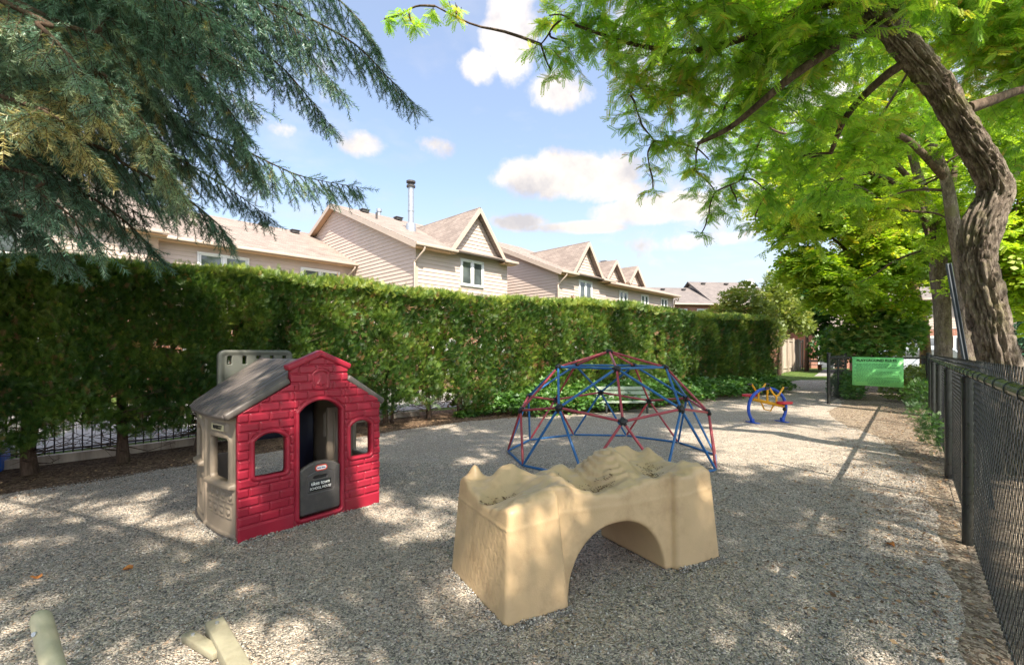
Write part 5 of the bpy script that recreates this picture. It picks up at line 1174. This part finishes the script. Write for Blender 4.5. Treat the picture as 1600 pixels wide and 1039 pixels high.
# boughs that reach out over the camera's head and shade the gravel (unseen, added for their shade)
def overhead(n, x0, x1, y0, y1, z0, z1, r0, r1, seed, ok):
    rd = random.Random(seed); out = []; tries = 0
    while len(out) < n and tries < 4000:
        tries += 1; x, y, z, r_ = rd.uniform(x0,x1), rd.uniform(y0,y1), rd.uniform(z0,z1), rd.uniform(r0,r1)
        if ok(x, y, z, r_): out.append((x, y, z, r_, 'w'))
    return out
def unseen(x, y, z, r_):   # stays above the open sky window between the spruce and the locust
    return y < .4 or (z-r_*.7-1.5)/max(.1, y+r_) > .80
B1 += overhead(13, 4.8, 8.6, 4.6, 7.6, 6.8, 9.2, .55, .95, 77, unseen)
B1 += overhead(16, 3.6, 10.5, -2.2, 5.2, 4.8, 8.2, .6, 1.05, 31, unseen)
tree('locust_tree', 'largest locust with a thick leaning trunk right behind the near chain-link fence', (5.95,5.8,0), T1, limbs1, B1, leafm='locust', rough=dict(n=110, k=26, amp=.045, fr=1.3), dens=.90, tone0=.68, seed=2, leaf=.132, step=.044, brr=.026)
OV = overhead(30, .3, 4.2, .2, 5.0, 5.2, 7.6, .55, .9, 5, lambda x,y,z,r_: unseen(x,y,z,r_) and (x-.3) > -2)
# second locust just behind the photographer
def world_trunk(pts): return [(800+720*x/y if abs(y) > .01 else 800, 0, 0, 0) for x, y, z, r_ in pts]
org = Vector((1.7,-2.9,0)); t0 = empty('locust_tree', org, 0, 'nearest locust of the fence line, its boughs spreading overhead across the foreground gravel', 'tree')
trk = [(0,0,0,.34),(-.05,.1,.9,.27),(.05,.3,1.8,.25),(-.1,.5,2.8,.23),(-.4,.9,3.8,.2),(-.8,1.5,4.8,.15),(-1.3,2.3,5.7,.1),(-1.9,3.2,6.4,.05)]
rough_trunk('trunk', trk, M['bark'], t0, n=56, k=14, amp=.026, fr=1.2, seed=9)
nodes = [Vector(p[:3]) for p in trk[3:]]; mb = MB(); cl = Cloud(); tw = Cloud(); random.seed(5)
for L in ([(-.1,.5,2.9,.13),(-1.0,.3,3.9,.1),(-2.2,.2,4.9,.07),(-3.8,.5,5.7,.03)], [(-.3,.8,3.6,.12),(.8,1.2,4.5,.09),(2.0,1.8,5.3,.06),(3.2,2.4,5.9,.03)], [(-.1,.4,2.6,.12),(.4,-.8,3.9,.09),(.9,-2.0,5.0,.05)], [(-.8,1.5,4.8,.09),(-2.2,2.0,5.4,.06),(-4.2,2.6,5.9,.03)]):
    tube_obj('limb', L, M['bark2'], t0, 10); nodes += [Vector(p[:3]) for p in smooth_line(L,4)[4:]]
OV0 = OV+overhead(78, -6.5, 4.5, -5.5, 3.4, 4.7, 7.6, .5, .95, 8, unseen)
for b in OV0:
    c = Vector(b[:3])-org; src = min(nodes, key=lambda q: (q-c).length); limb_to(mb, src, c, .03, .01, .04, .07); nodes += [src.lerp(c,.6), c]
    leafy(cl, tw, c, b[3], .8, T_PINC, .17, .6, .5, .07)
mb.build('branches', M['bark2'], t0, fix=False); tw.build('twigs', M['bark2'], t0); cl.build('crown', M['locust'], t0)

# locusts farther along the fence
def G2(n, reg, Y0, Y1, r0, r1, seed, ok=None, extra=()):
    rd = random.Random(seed); out = []; k = 0
    while len(out) < n and k < 9000:
        k += 1; px, py, Y = rd.uniform(reg[0],reg[2]), rd.uniform(reg[1],reg[3]), rd.uniform(Y0,Y1); r_ = rd.uniform(r0,r1)
        if ok is None or ok(px, py): out.append((px, py, Y, r_))
    return out+list(extra)
def crownline(px):  # lower edge of the crowns
    return np.interp(px, [1090,1140,1180,1215,1240,1270,1300,1340,1420,1500,1640], [250,300,345,385,415,440,455,480,455,420,420])
okc = lambda px, py: py < crownline(px)-18
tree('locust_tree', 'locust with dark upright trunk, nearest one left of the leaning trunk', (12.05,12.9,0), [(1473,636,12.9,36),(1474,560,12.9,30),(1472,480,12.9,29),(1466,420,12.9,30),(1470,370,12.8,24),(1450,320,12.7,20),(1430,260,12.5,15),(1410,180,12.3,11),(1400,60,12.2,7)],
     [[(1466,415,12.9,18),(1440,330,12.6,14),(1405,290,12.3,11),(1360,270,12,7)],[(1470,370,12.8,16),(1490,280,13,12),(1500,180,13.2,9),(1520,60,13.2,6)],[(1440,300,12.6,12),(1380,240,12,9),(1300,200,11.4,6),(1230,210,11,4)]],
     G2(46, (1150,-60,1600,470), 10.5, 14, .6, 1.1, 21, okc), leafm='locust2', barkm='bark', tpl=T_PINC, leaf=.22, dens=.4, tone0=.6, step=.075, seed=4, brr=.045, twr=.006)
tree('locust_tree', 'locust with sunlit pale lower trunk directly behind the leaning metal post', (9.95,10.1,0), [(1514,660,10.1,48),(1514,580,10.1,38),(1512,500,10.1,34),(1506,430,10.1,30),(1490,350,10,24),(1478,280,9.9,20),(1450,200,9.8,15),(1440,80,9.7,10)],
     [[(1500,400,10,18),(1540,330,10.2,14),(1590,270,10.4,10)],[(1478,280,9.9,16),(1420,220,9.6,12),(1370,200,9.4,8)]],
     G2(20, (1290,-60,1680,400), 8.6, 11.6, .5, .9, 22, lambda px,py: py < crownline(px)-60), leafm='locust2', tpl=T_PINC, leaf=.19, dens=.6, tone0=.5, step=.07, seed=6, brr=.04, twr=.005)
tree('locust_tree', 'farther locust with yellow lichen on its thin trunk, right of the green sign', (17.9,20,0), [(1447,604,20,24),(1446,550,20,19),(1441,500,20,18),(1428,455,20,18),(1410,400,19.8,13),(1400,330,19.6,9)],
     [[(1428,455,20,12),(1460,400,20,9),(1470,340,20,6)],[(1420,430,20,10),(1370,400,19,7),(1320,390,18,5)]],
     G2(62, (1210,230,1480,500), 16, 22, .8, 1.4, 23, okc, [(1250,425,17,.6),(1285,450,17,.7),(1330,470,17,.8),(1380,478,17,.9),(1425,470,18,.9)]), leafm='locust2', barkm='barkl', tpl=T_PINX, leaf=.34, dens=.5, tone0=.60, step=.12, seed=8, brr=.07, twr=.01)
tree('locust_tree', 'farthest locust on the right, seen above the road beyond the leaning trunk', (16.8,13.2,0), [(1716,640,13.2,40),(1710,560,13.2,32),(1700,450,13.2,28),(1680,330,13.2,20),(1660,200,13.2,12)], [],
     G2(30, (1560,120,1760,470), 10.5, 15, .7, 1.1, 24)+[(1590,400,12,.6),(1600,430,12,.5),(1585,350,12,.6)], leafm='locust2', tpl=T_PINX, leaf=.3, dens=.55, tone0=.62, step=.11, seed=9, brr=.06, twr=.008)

# broadleaf clumps
def bush(name, label, cat, base, blobs, mat, leaf, tpl=T_LEAF, n=900, tone0=.5, stem=None, group=None, flat=.85, up=.2):
    org = Vector(base); t = empty(name, org, 0, label, cat, group); c = Cloud()
    for (x, y, z, r_) in blobs:
        m_ = int(n*r_*r_); D = rand_dir(m_); rr = r_*rng.random(m_)**.33*(1+.18*vnoise(D, 2.2, x)); Pt = D*rr[:,None]*[1,1,flat]+[x,y,z]; k = Pt[:,2] > .03; Pt = Pt[k]; D = D[k]; m_ = len(Pt)
        c.put(tpl, Pt-np.array(org), frames(D*.7+rng.normal(0,.5,(m_,3))+[0,0,up], rng.uniform(-.8,.8,m_)), leaf*rng.uniform(.6,1.3,m_), np.clip(tone0+.17*rng.normal(size=m_)+vnoise(Pt,1.1,2)*.3,0,1))
    if stem:
        tube_obj('trunk', [(0,0,0,stem[1]),(.05,.0,stem[0]*.5,stem[1]*.8),(0,.05,stem[0],stem[1]*.4)], M['barkc'], t, 10)
        mb = MB(); random.seed(3)
        for (x, y, z, r_) in blobs: limb_to(mb, (0,0,min(stem[0],z)*.7), Vector((x,y,z))-org, stem[1]*.4, .01, .02, .05)
        mb.build('branches', M['barkc'], t, fix=False)
    c.build('crown' if stem else 'foliage', M[mat], t); return t
def PB(px, py, Y, r_): p = P(px,py,Y); return (p.x,p.y,p.z,r_)
bush('maple_tree', 'low dense green maple behind the sign panel', 'tree', (12.9,17.0,0), [PB(1350,512,17,.75),(PB(1385,505,17,.8)),PB(1320,530,17.4,.7),PB(1405,530,16.8,.7),PB(1345,540,16.6,.6),PB(1375,545,16.5,.6),PB(1305,548,18,.5),PB(1425,515,17,.5),PB(1360,482,17.5,.6)], 'shrub', .18, T_LEAF3, 800, .8, (1.4,.09))
bush('birch_tree', 'rounded pale yellow-green shrubby tree peeping over the far end of the hedge', 'tree', (12.3,24.5,0), [PB(1160,478,24,1.0),PB(1130,492,24,.8),PB(1188,492,24,.9),PB(1165,455,24.5,.6),PB(1140,466,24,.6),PB(1105,497,24,.5)], 'pale', .17, T_LEAF3, 700, .65, (2.2,.09))
bush('cedar_tree', 'pale green cone-shaped cedar leaning over the board fence', 'tree', (17.4,30,0), [PB(1212,440,30,.75),PB(1206,468,30,1.1),PB(1222,480,30,1.2),PB(1238,496,30,1.1),PB(1254,510,30,.7),PB(1205,490,30,1.3),PB(1220,458,30,.9),PB(1196,525,29,1.2)], 'pale', .26, T_FAN2, 900, .55, (4.5,.13))
bush('maple_tree', 'dark green maple behind the pale cone-shaped cedar', 'tree', (23,36,0), [PB(1255,455,36,1.8),PB(1275,480,36,1.8),PB(1245,480,37,1.6),PB(1278,508,36,1.0),PB(1285,455,36,1.6)], 'maple', .30, T_LEAF3, 380, .45, (4,.16))
bush('lilac_bush', 'dark rounded bush against the far brick house left of the gate post', 'bush', (24.6,36,0), [PB(1290,545,34,1.1),PB(1302,530,34,1.0),PB(1308,555,34,.9)], 'maple', .24, T_LEAF3, 500, .4)
bush('yew_bush', 'bright green yew sprouting through the chain-link fence midway along it', 'bush', (5.75,6.55,0), [(6.02,6.62,.50,.13),(6.06,6.7,.34,.17),(5.95,6.5,.24,.15),(6.12,6.85,.42,.15)], 'shrub', .085, T_FAN, 5200, .5)
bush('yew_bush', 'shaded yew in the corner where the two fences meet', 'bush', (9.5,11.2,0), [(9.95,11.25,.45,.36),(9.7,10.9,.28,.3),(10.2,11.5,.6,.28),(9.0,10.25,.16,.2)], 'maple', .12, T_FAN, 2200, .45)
bush('spirea_bush', 'low yellow-green bush just beyond the sign on the right', 'bush', (12.2,13.6,0), [(11.9,13.5,.55,.55),(12.6,14.2,.6,.6),(13.2,14.9,.6,.6),(11.5,13.9,.4,.4)], 'pale', .08, T_LEAF3, 2500, .4)
bush('juniper_bush', 'low green bush behind the sign panel at its left', 'bush', (11.2,15.2,0), [(11.0,15.2,.4,.55),(11.7,15.9,.4,.5),(10.7,14.5,.28,.35)], 'shrub', .09, T_LEAF3, 2000, .4)
bush('shrub', 'light leafy shrub at the hedge foot left of the bench', 'bush', (1.2,11.6,0), [(1.25,11.55,.35,.38),(1.75,11.85,.4,.4),(.9,11.5,.6,.28),(1.0,11.6,.95,.22)], 'shrub', .10, T_LEAF3, 1500, .6)
bush('shrub', 'green shrub close behind the bench back', 'bush', (3.0,12.3,0), [(2.4,12.1,.4,.4),(3.1,12.4,.4,.45),(3.8,12.5,.4,.45)], 'shrub', .09, T_LEAF3, 1500, .42)
# dark spruces across the road
for k, (x, y, h_, lab) in enumerate(((19.0,17.2,6.5,'dark blue-green spruce across the road at the right edge'),)):
    org = Vector((x,y,0)); t = empty('spruce_tree', org, 0, lab, 'tree'); c = Cloud(); n = 9000; z = h_*rng.random(n)**1.3; a = rng.uniform(0,6.283,n); tier = np.abs(((z*2.2) % 1)-.5); rr = (h_-z)/h_*2.1*(.55+.45*(1-tier))*rng.random(n)**.35
    Pt = np.stack([rr*np.cos(a), rr*np.sin(a), z+.15], 1); c.put(T_FAN2, Pt, frames(np.stack([np.cos(a),np.sin(a),np.full(n,-.25)],1)+rng.normal(0,.3,(n,3))), rng.uniform(.15,.3,n), np.clip(rng.normal(.4,.2,n),0,.9)); c.build('crown', M['needle'], t)
    tube_obj('trunk', [(0,0,0,.16),(0,0,h_*.5,.1),(0,0,h_*.95,.02)], M['barkc'], t, 10)

# ------------------------------------------------------------------ the big blue spruce at the left
def needle_tpl(n, ln, seed):
    g = np.random.default_rng(seed); V = []; F = []
    for i in range(n):
        x = (i+.5)/n; a = g.uniform(0, 2*np.pi); fwd = g.uniform(.45,.8); l = ln*g.uniform(.75,1.1)*(1 if x < .85 else .8); d = np.array([fwd, np.cos(a)*.8, np.sin(a)*.8]); d /= np.linalg.norm(d)
        s = np.cross(d, g.normal(size=3)); s = s/np.linalg.norm(s)*.014; b = np.array([x,0,0]); k = len(V); V += [b-s, b+s, b+d*l]; F.append((k,k+1,k+2))
    return np.array(V), np.array(F)
NT = [needle_tpl(52, .27, k) for k in range(4)]
NTC = [needle_tpl(34, .20, k+9) for k in range(3)]
for t_ in NTC: pass
sp_org = Vector((-5.9,2.6,0)); spr = empty('spruce_tree', sp_org, 0, 'large blue spruce at the left whose drooping boughs fill the upper left', 'tree')
rough_trunk('trunk', [(0,0,0,.34),(0,0,1.5,.27),(0,0,4,.22),(0,0,7,.15),(0,0,10,.07),(0,0,12,.02)], M['barkc'], spr, n=48, k=14, amp=.015)
nc = Cloud(); wd_ = MB(); rs_ = random.Random(4)
def twigs_on(A, B, cloud, tpls, size_scale):
    pass
tw_P = [[], []]; tw_D = [[], []]; tw_S = [[], []]; tw_T = [[], []]; stA = []; stB = []; stR = []
def put_twig(p, d, l, cls, tone): tw_P[cls].append(tuple(p)); tw_D[cls].append(tuple(d)); tw_S[cls].append(l); tw_T[cls].append(tone); stA.append(tuple(p)); stB.append(tuple(p+d*l)); stR.append(.0022)
def bough(path, dens=1.0, cls=0, spread=.75, hang=.6, tone=.5, tw=.17, gap=.12, r0=.020):
    "a limb with side branches to both sides that droop, each set with short twigs all round"
    L = smooth_line(path, 8); tot = float(np.sum(np.linalg.norm(np.diff(L[:,:3],axis=0),axis=1)))
    wd_.tube([Vector(p[:3])-sp_org for p in L], [r0*(1-.88*i/(len(L)-1)) for i in range(len(L))], 7)
    seg = np.r_[0, np.cumsum(np.linalg.norm(np.diff(L[:,:3],axis=0),axis=1))]; s = tot*.10; side = 1
    while s < tot:
        f_ = s/tot; p = Vector([np.interp(s, seg, L[:,k]) for k in range(3)]); q = Vector([np.interp(min(s+.05,tot), seg, L[:,k]) for k in range(3)]); q0 = Vector([np.interp(max(0,s-.05), seg, L[:,k]) for k in range(3)]); d = (q-q0).normalized()
        sd = d.cross(Vector((0,0,1))).normalized()*side; side = -side
        l = spread*(1-f_**1.6)*rs_.uniform(.7,1.15)+.10
        hg = hang*rs_.uniform(.8,2.2)
        dd_ = (d*rs_.uniform(.5,.9)+sd*rs_.uniform(.35,1.0)+Vector((0,0,-hg))).normalized(); pp_ = [p]; cur = p; dv = dd_.copy(); ns_g = max(3, int(l/.07))
        for k in range(ns_g):
            dv = (dv+Vector((rs_.gauss(0,.06),rs_.gauss(0,.06),-.07*hang))).normalized(); cur = cur+dv*(l/ns_g); pp_.append(cur)
            stA.append(tuple(pp_[-2]-sp_org)); stB.append(tuple(cur-sp_org)); stR.append(.0045*(1-k/ns_g)+.002)
            for e in (-1,1,-1,1):
                if rs_.random() < (.6 if cls == 0 else .5)*dens:
                    s2 = dv.cross(Vector((0,0,1)));  s2 = s2.normalized()*e if s2.length > .05 else Vector((rs_.gauss(0,1),rs_.gauss(0,1),0)).normalized()
                    td = (dv*.75+s2*.65+Vector((rs_.gauss(0,.2),rs_.gauss(0,.2),-.25+rs_.gauss(0,.15)))).normalized(); put_twig(cur-dv*rs_.uniform(0,.05)-sp_org, td, tw*rs_.uniform(.55,1.25)*(1-.35*k/ns_g), cls, tone+rs_.gauss(0,.12))
            put_twig(pp_[-2]-sp_org, (cur-pp_[-2]).normalized(), (cur-pp_[-2]).length*1.1, cls, tone+rs_.gauss(0,.1))
        put_twig(cur-sp_org, dv, tw*rs_.uniform(.8,1.3), cls, tone+.1)
        s += gap*rs_.uniform(.7,1.3)/dens**.5*(.5 if cls == 0 else .8)
    e_ = Vector(L[-1][:3]); d = (e_-Vector(L[-3][:3])).normalized(); put_twig(e_-sp_org, d, tw*1.4, cls, tone+.1)
    s = tot*.45
    while s < tot:      # twigs straight on the limb
        p = Vector([np.interp(s, seg, L[:,k]) for k in range(3)]); q = Vector([np.interp(min(s+.05,tot), seg, L[:,k]) for k in range(3)]); d = (q-p).normalized() if (q-p).length > 1e-4 else Vector((1,0,0))
        put_twig(p-sp_org, (d+Vector((rs_.gauss(0,.5),rs_.gauss(0,.5),rs_.gauss(0,.3)+.1))).normalized(), tw*rs_.uniform(.5,1), cls, tone); s += .05
def bp(h, *pts): # from the trunk at height h through photographed points
    return [tuple(sp_org+Vector((0,0,h)))]+[tuple(P(*p)) for p in pts]
bough(bp(6.0,(180,-20,4.1),(400,0,4.6),(540,60,5.0),(610,125,5.1),(650,165,5.15)), 1.1, 0, 1.0, 1.0, .42)
bough(bp(6.3,(300,-60,4.2),(480,-30,4.9),(560,30,5.3),(590,80,5.4)), 1, 0, 1.0, .9, .40)
bough(bp(5.6,(150,20,3.9),(300,40,4.4),(420,90,4.9),(480,150,5.1),(515,195,5.2)), 1.1, 0, .9, 1.0, .36)
bough(bp(4.4,(120,140,3.9),(260,190,4.4),(380,235,4.9),(470,275,5.3),(562,293,5.7)), 1.25, 0, .75, .85, .56)
bough(bp(4.8,(150,60,3.6),(260,110,4.0),(350,180,4.3),(385,235,4.5),(405,285,4.6)), 1.2, 0, .7, .9, .50)
bough(bp(5.2,(60,20,3.0),(170,30,3.2),(270,80,3.5),(340,150,3.7),(385,210,3.8)), 1.2, 0, .75, .8, .58)
bough(bp(4.2,(60,100,3.0),(150,110,3.0),(210,170,3.1),(250,240,3.2),(280,300,3.3)), 1.2, 0, .6, .7, .62)
bough(bp(4.9,(0,0,2.6),(60,40,2.5),(110,90,2.5),(150,150,2.6),(165,190,2.6)), 1.2, 0, .5, .6, .68, .13)
bough(bp(3.9,(0,150,2.8),(60,170,2.7),(110,200,2.8),(140,240,2.9)), 1.1, 0, .5, .6, .62)
bough(bp(3.6,(90,210,3.6),(200,260,3.9),(290,310,4.2),(340,350,4.4),(352,366,4.5)), 1.1, 0, .7, .8, .45)
bough(bp(3.3,(40,250,3.6),(130,300,3.7),(200,350,3.9),(240,392,4.0)), 1.1, 0, .65, .7, .42)
bough(bp(3.2,(0,260,3.2),(60,300,3.2),(120,345,3.3),(160,385,3.4)), 1.0, 0, .6, .7, .40)
bough(bp(3.0,(0,330,3.6),(50,350,3.7),(90,385,3.8),(110,410,3.9)), 1.0, 0, .6, .6, .34)
bough(bp(3.9,(150,190,4.4),(260,240,5.0),(350,290,5.5),(420,340,5.8)), 1.1, 0, .8, .8, .38)
bough(bp(5.4,(220,-10,4.5),(360,20,5.2),(470,80,5.8),(540,150,6.0)), 1.0, 0, .9, 1.0, .34)
bough(bp(3.6,(20,200,4.6),(120,240,5.1),(210,290,5.5),(270,330,5.7)), 1.0, 0, .8, .7, .3)
bough(bp(5.8,(60,-60,3.1),(200,-50,3.3),(320,10,3.7),(400,80,4.0)), 1.1, 0, .8, .8, .5)
bough(bp(5.0,(30,60,3.4),(150,90,3.8),(240,150,4.1),(310,230,4.3)), 1.1, 0, .8, .8, .45)
bough(bp(4.5,(0,40,3.3),(90,90,3.5),(180,150,3.7),(230,220,3.8)), 1.1, 0, .7, .7, .52)
bough(bp(3.5,(-60,200,3.3),(20,230,3.3),(80,270,3.4),(130,310,3.5)), 1.0, 0, .6, .7, .4)
rs2 = random.Random(17)
for k in range(46):
    px, py, Y = rs2.uniform(10, 520), rs2.uniform(-10, 380), rs2.uniform(3.3, 6.0)
    if py > np.interp(px, [0,100,240,330,400,450,520], [385,385,360,310,235,185,140]): continue
    tip = P(px, py, Y); h0 = tip.z+rs2.uniform(.5,1.6); a = sp_org+Vector((0,0,h0)); m1 = a.lerp(tip,.45)+Vector((0,0,.12)); m2 = a.lerp(tip,.78)+Vector((0,0,.10))
    bough([tuple(a), tuple(m1), tuple(m2), tuple(tip)], 1.0, 0, .75, rs2.uniform(.9,1.6), rs2.uniform(.36,.62))
# the rest of the tree: above and behind, coarser
for k in range(60):
    h0 = 2.6+k*.14; a = k*2.399; reach = max(.8, 3.9*(1-(h0-2.2)/9.8)); tipz = h0-.25*reach
    tip = sp_org+Vector((math.cos(a)*reach, math.sin(a)*reach, tipz))
    y_ = tip.y; 
    if y_ > .5 and h0 < 6.5 and -35 < math.degrees(a) % 360-0 < 110 and math.degrees(a) % 360 < 75: continue
    if y_ > .3 and tip.x/y_ > -.95 and (tip.z-.6-1.5)/y_ < .8 and h0 < 7: continue
    bough([tuple(sp_org+Vector((0,0,h0))), tuple(sp_org+Vector((math.cos(a)*reach*.5, math.sin(a)*reach*.5, h0+.05))), tuple(tip)], .62, 1, .95, .6, .4, .30, .24)
for cls, tp in ((0, NT), (1, NTC)):
    Pn = np.array(tw_P[cls]); D = np.array(tw_D[cls]); S = np.array(tw_S[cls]); T = np.array(tw_T[cls]); grp = rng.integers(0, len(tp), len(Pn))
    for g in range(len(tp)):
        k = grp == g; nz0 = vnoise(Pn[k], .9, 4)
        V, F = scatter(tp[g][0], tp[g][1], Pn[k], frames(D[k], rng.uniform(0,6.28,k.sum())), S[k]); tn = np.clip(T[k]+.10+nz0*.5+np.where(rng.random(k.sum()) < .07, .35, 0), 0, 1); nc.add(V, F, np.repeat(tn, len(tp[g][1])))
print('spruce twigs', len(tw_P[0]), len(tw_P[1]))
nc.build('needles', M['needle'], spr); wd_.build('boughs', M['barkc'], spr, fix=False)
V, F = sticks(np.array(stA), np.array(stB), np.array(stR)); np_obj('branchlets', V, F, M['barkc'], spr)

# gravel heaped against the feet of the toys
pp_ = []
def ring(o, pts, n, z=.03):
    c_, s_ = math.cos(o.rotation_euler.z), math.sin(o.rotation_euler.z)
    for _ in range(n):
        i = random.randrange(len(pts)-1); t_ = random.random(); x = pts[i][0]+(pts[i+1][0]-pts[i][0])*t_; y = pts[i][1]+(pts[i+1][1]-pts[i][1])*t_; q = abs(random.gauss(0,.022)); 
        e = Vector((pts[i+1][0]-pts[i][0], pts[i+1][1]-pts[i][1])).normalized(); x += e.y*q; y -= e.x*q; bump_ = .6+.8*mn.noise(Vector((x*4,y*4,3)))
        pp_.append((o.location.x+c_*x-s_*y, o.location.y+s_*x+c_*y, .012+max(0,z*bump_*(1-q/.05))*random.random()))
ring(ph, [(0,-.012),(PW,-.012)], 1500); ring(ph, [(.0,PD),(-.03,.8),(-.05,.5),(-.04,.2),(0,0)], 1100, .025)
ring(st, [(0,-.0),(.43,0)], 600); ring(st, [(1.33,0),(SL,0)], 500); ring(st, [(0,SWd),(0,0)], 900, .025)
rocks('heaped_gravel', np.array(pp_), .0036, .0078, ms)
# ------------------------------------------------------------------ litter on the ground
LM = [(58,903),(200,890),(1247,692),(590,705)]
for k, (px, py) in enumerate([(58,903),(200,890),(1392,852)]):
    g = G(px, py, .014); mb = MB(); a = k*1.3; pts = []
    for q in range(9): t_ = 2*math.pi*q/9; rr_ = .028*(1+.3*math.cos(3*t_)); pts.append((g.x+rr_*math.cos(t_+a), g.y+rr_*math.sin(t_+a), .03+.012*math.sin(2*t_)))
    mb.add(pts+[(g.x,g.y,.018)], [(i,(i+1)%9,9) for i in range(9)]); o = mb.build('fallen_leaf', M['dleaf'], None, fix=False)
    tag(o, ('small curled orange leaf on the gravel above the pale rail end','orange dry leaf on a bright patch of gravel left of the playhouse','orange dry leaf on the gravel near the chain-link fence')[k], 'leaf')
random.seed(12); A_ = []; B_ = []
for k in range(620):
    t_ = random.uniform(-1.5, 9); n_ = abs(random.gauss(.5,.5))+.08; x, y = fp(t_, n_) ; a = random.uniform(0,3.14); l = random.uniform(.03,.16)*(1 if random.random() < .85 else 2.5); A_.append((x,y,.022)); B_.append((x+l*math.cos(a),y+l*math.sin(a),.022+random.uniform(-.004,.02)))
for k in range(240):
    s_ = random.uniform(2, 16); x, y = hoff(s_, -random.uniform(.0,1.1)); a = random.uniform(0,3.14); l = random.uniform(.04,.2); A_.append((x,y,.018)); B_.append((x+l*math.cos(a),y+l*math.sin(a),.02+random.uniform(0,.02)))
for k in range(520):
    Y_ = random.uniform(1.8,9); X_ = random.uniform(-.9,.95)*Y_; 
    if Y_ > float(np.interp(X_, HL[:,0], HL[:,1]))-1.1: continue
    a = random.uniform(0,3.14); l = random.uniform(.015,.06); A_.append((X_,Y_,.022)); B_.append((X_+l*math.cos(a),Y_+l*math.sin(a),.024))
V, F = sticks(np.array(A_), np.array(B_), .0022); tag(np_obj('twig_litter', V, F, M['twig']), kind='stuff')
n_ = 3600; t_ = rng.uniform(-2,11,n_); n2_ = np.abs(rng.normal(.35,.6,n_)); X_ = 3.54+.655*t_-.756*n2_; Y_ = 3.58+.756*t_+.655*n2_
c = Cloud(); c.put(T_LEAF, np.stack([X_,Y_,np.full(n_,.022)],1), frames(rand_dir(n_,.15), rng.normal(0,.5,n_)), rng.uniform(.012,.04,n_), rng.random(n_)); 
ml, a1, a2, a3, a4 = newmat('dry_litter'); at = a2.new('ShaderNodeAttribute'); at.attribute_name = 'tone'; cr = ramp(a2, [(0,(.06,.035,.02)),(.5,(.22,.13,.07)),(1,(.45,.30,.16))]); a3.new(at.outputs['Fac'], cr.inputs[0]); a3.new(cr.outputs[0], a4.inputs['Base Color']); a4.inputs['Roughness'].default_value = .9
s_ = rng.uniform(2,17,n_); o_ = -np.abs(rng.normal(.1,.45,n_)); x, y, tx, ty = hpos(s_); c.put(T_LEAF, np.stack([x-ty*o_, y+tx*o_, np.full(n_,.02)],1), frames(rand_dir(n_,.15), rng.normal(0,.5,n_)), rng.uniform(.012,.035,n_), rng.random(n_))
tag(c.build('leaf_litter', ml, None), kind='stuff')

GR = {'tree': 'trees around the playground', 'house': 'houses around the playground', 'fence': 'fences around the playground', 'bush': 'bushes around the playground', 'timber': 'timbers at the bottom edge', 'leaf': 'dry leaves on the gravel', 'bench': 'benches'}
for o in C.objects:
    if o.parent is None and o.get('category') in GR: o['group'] = GR[o['category']]
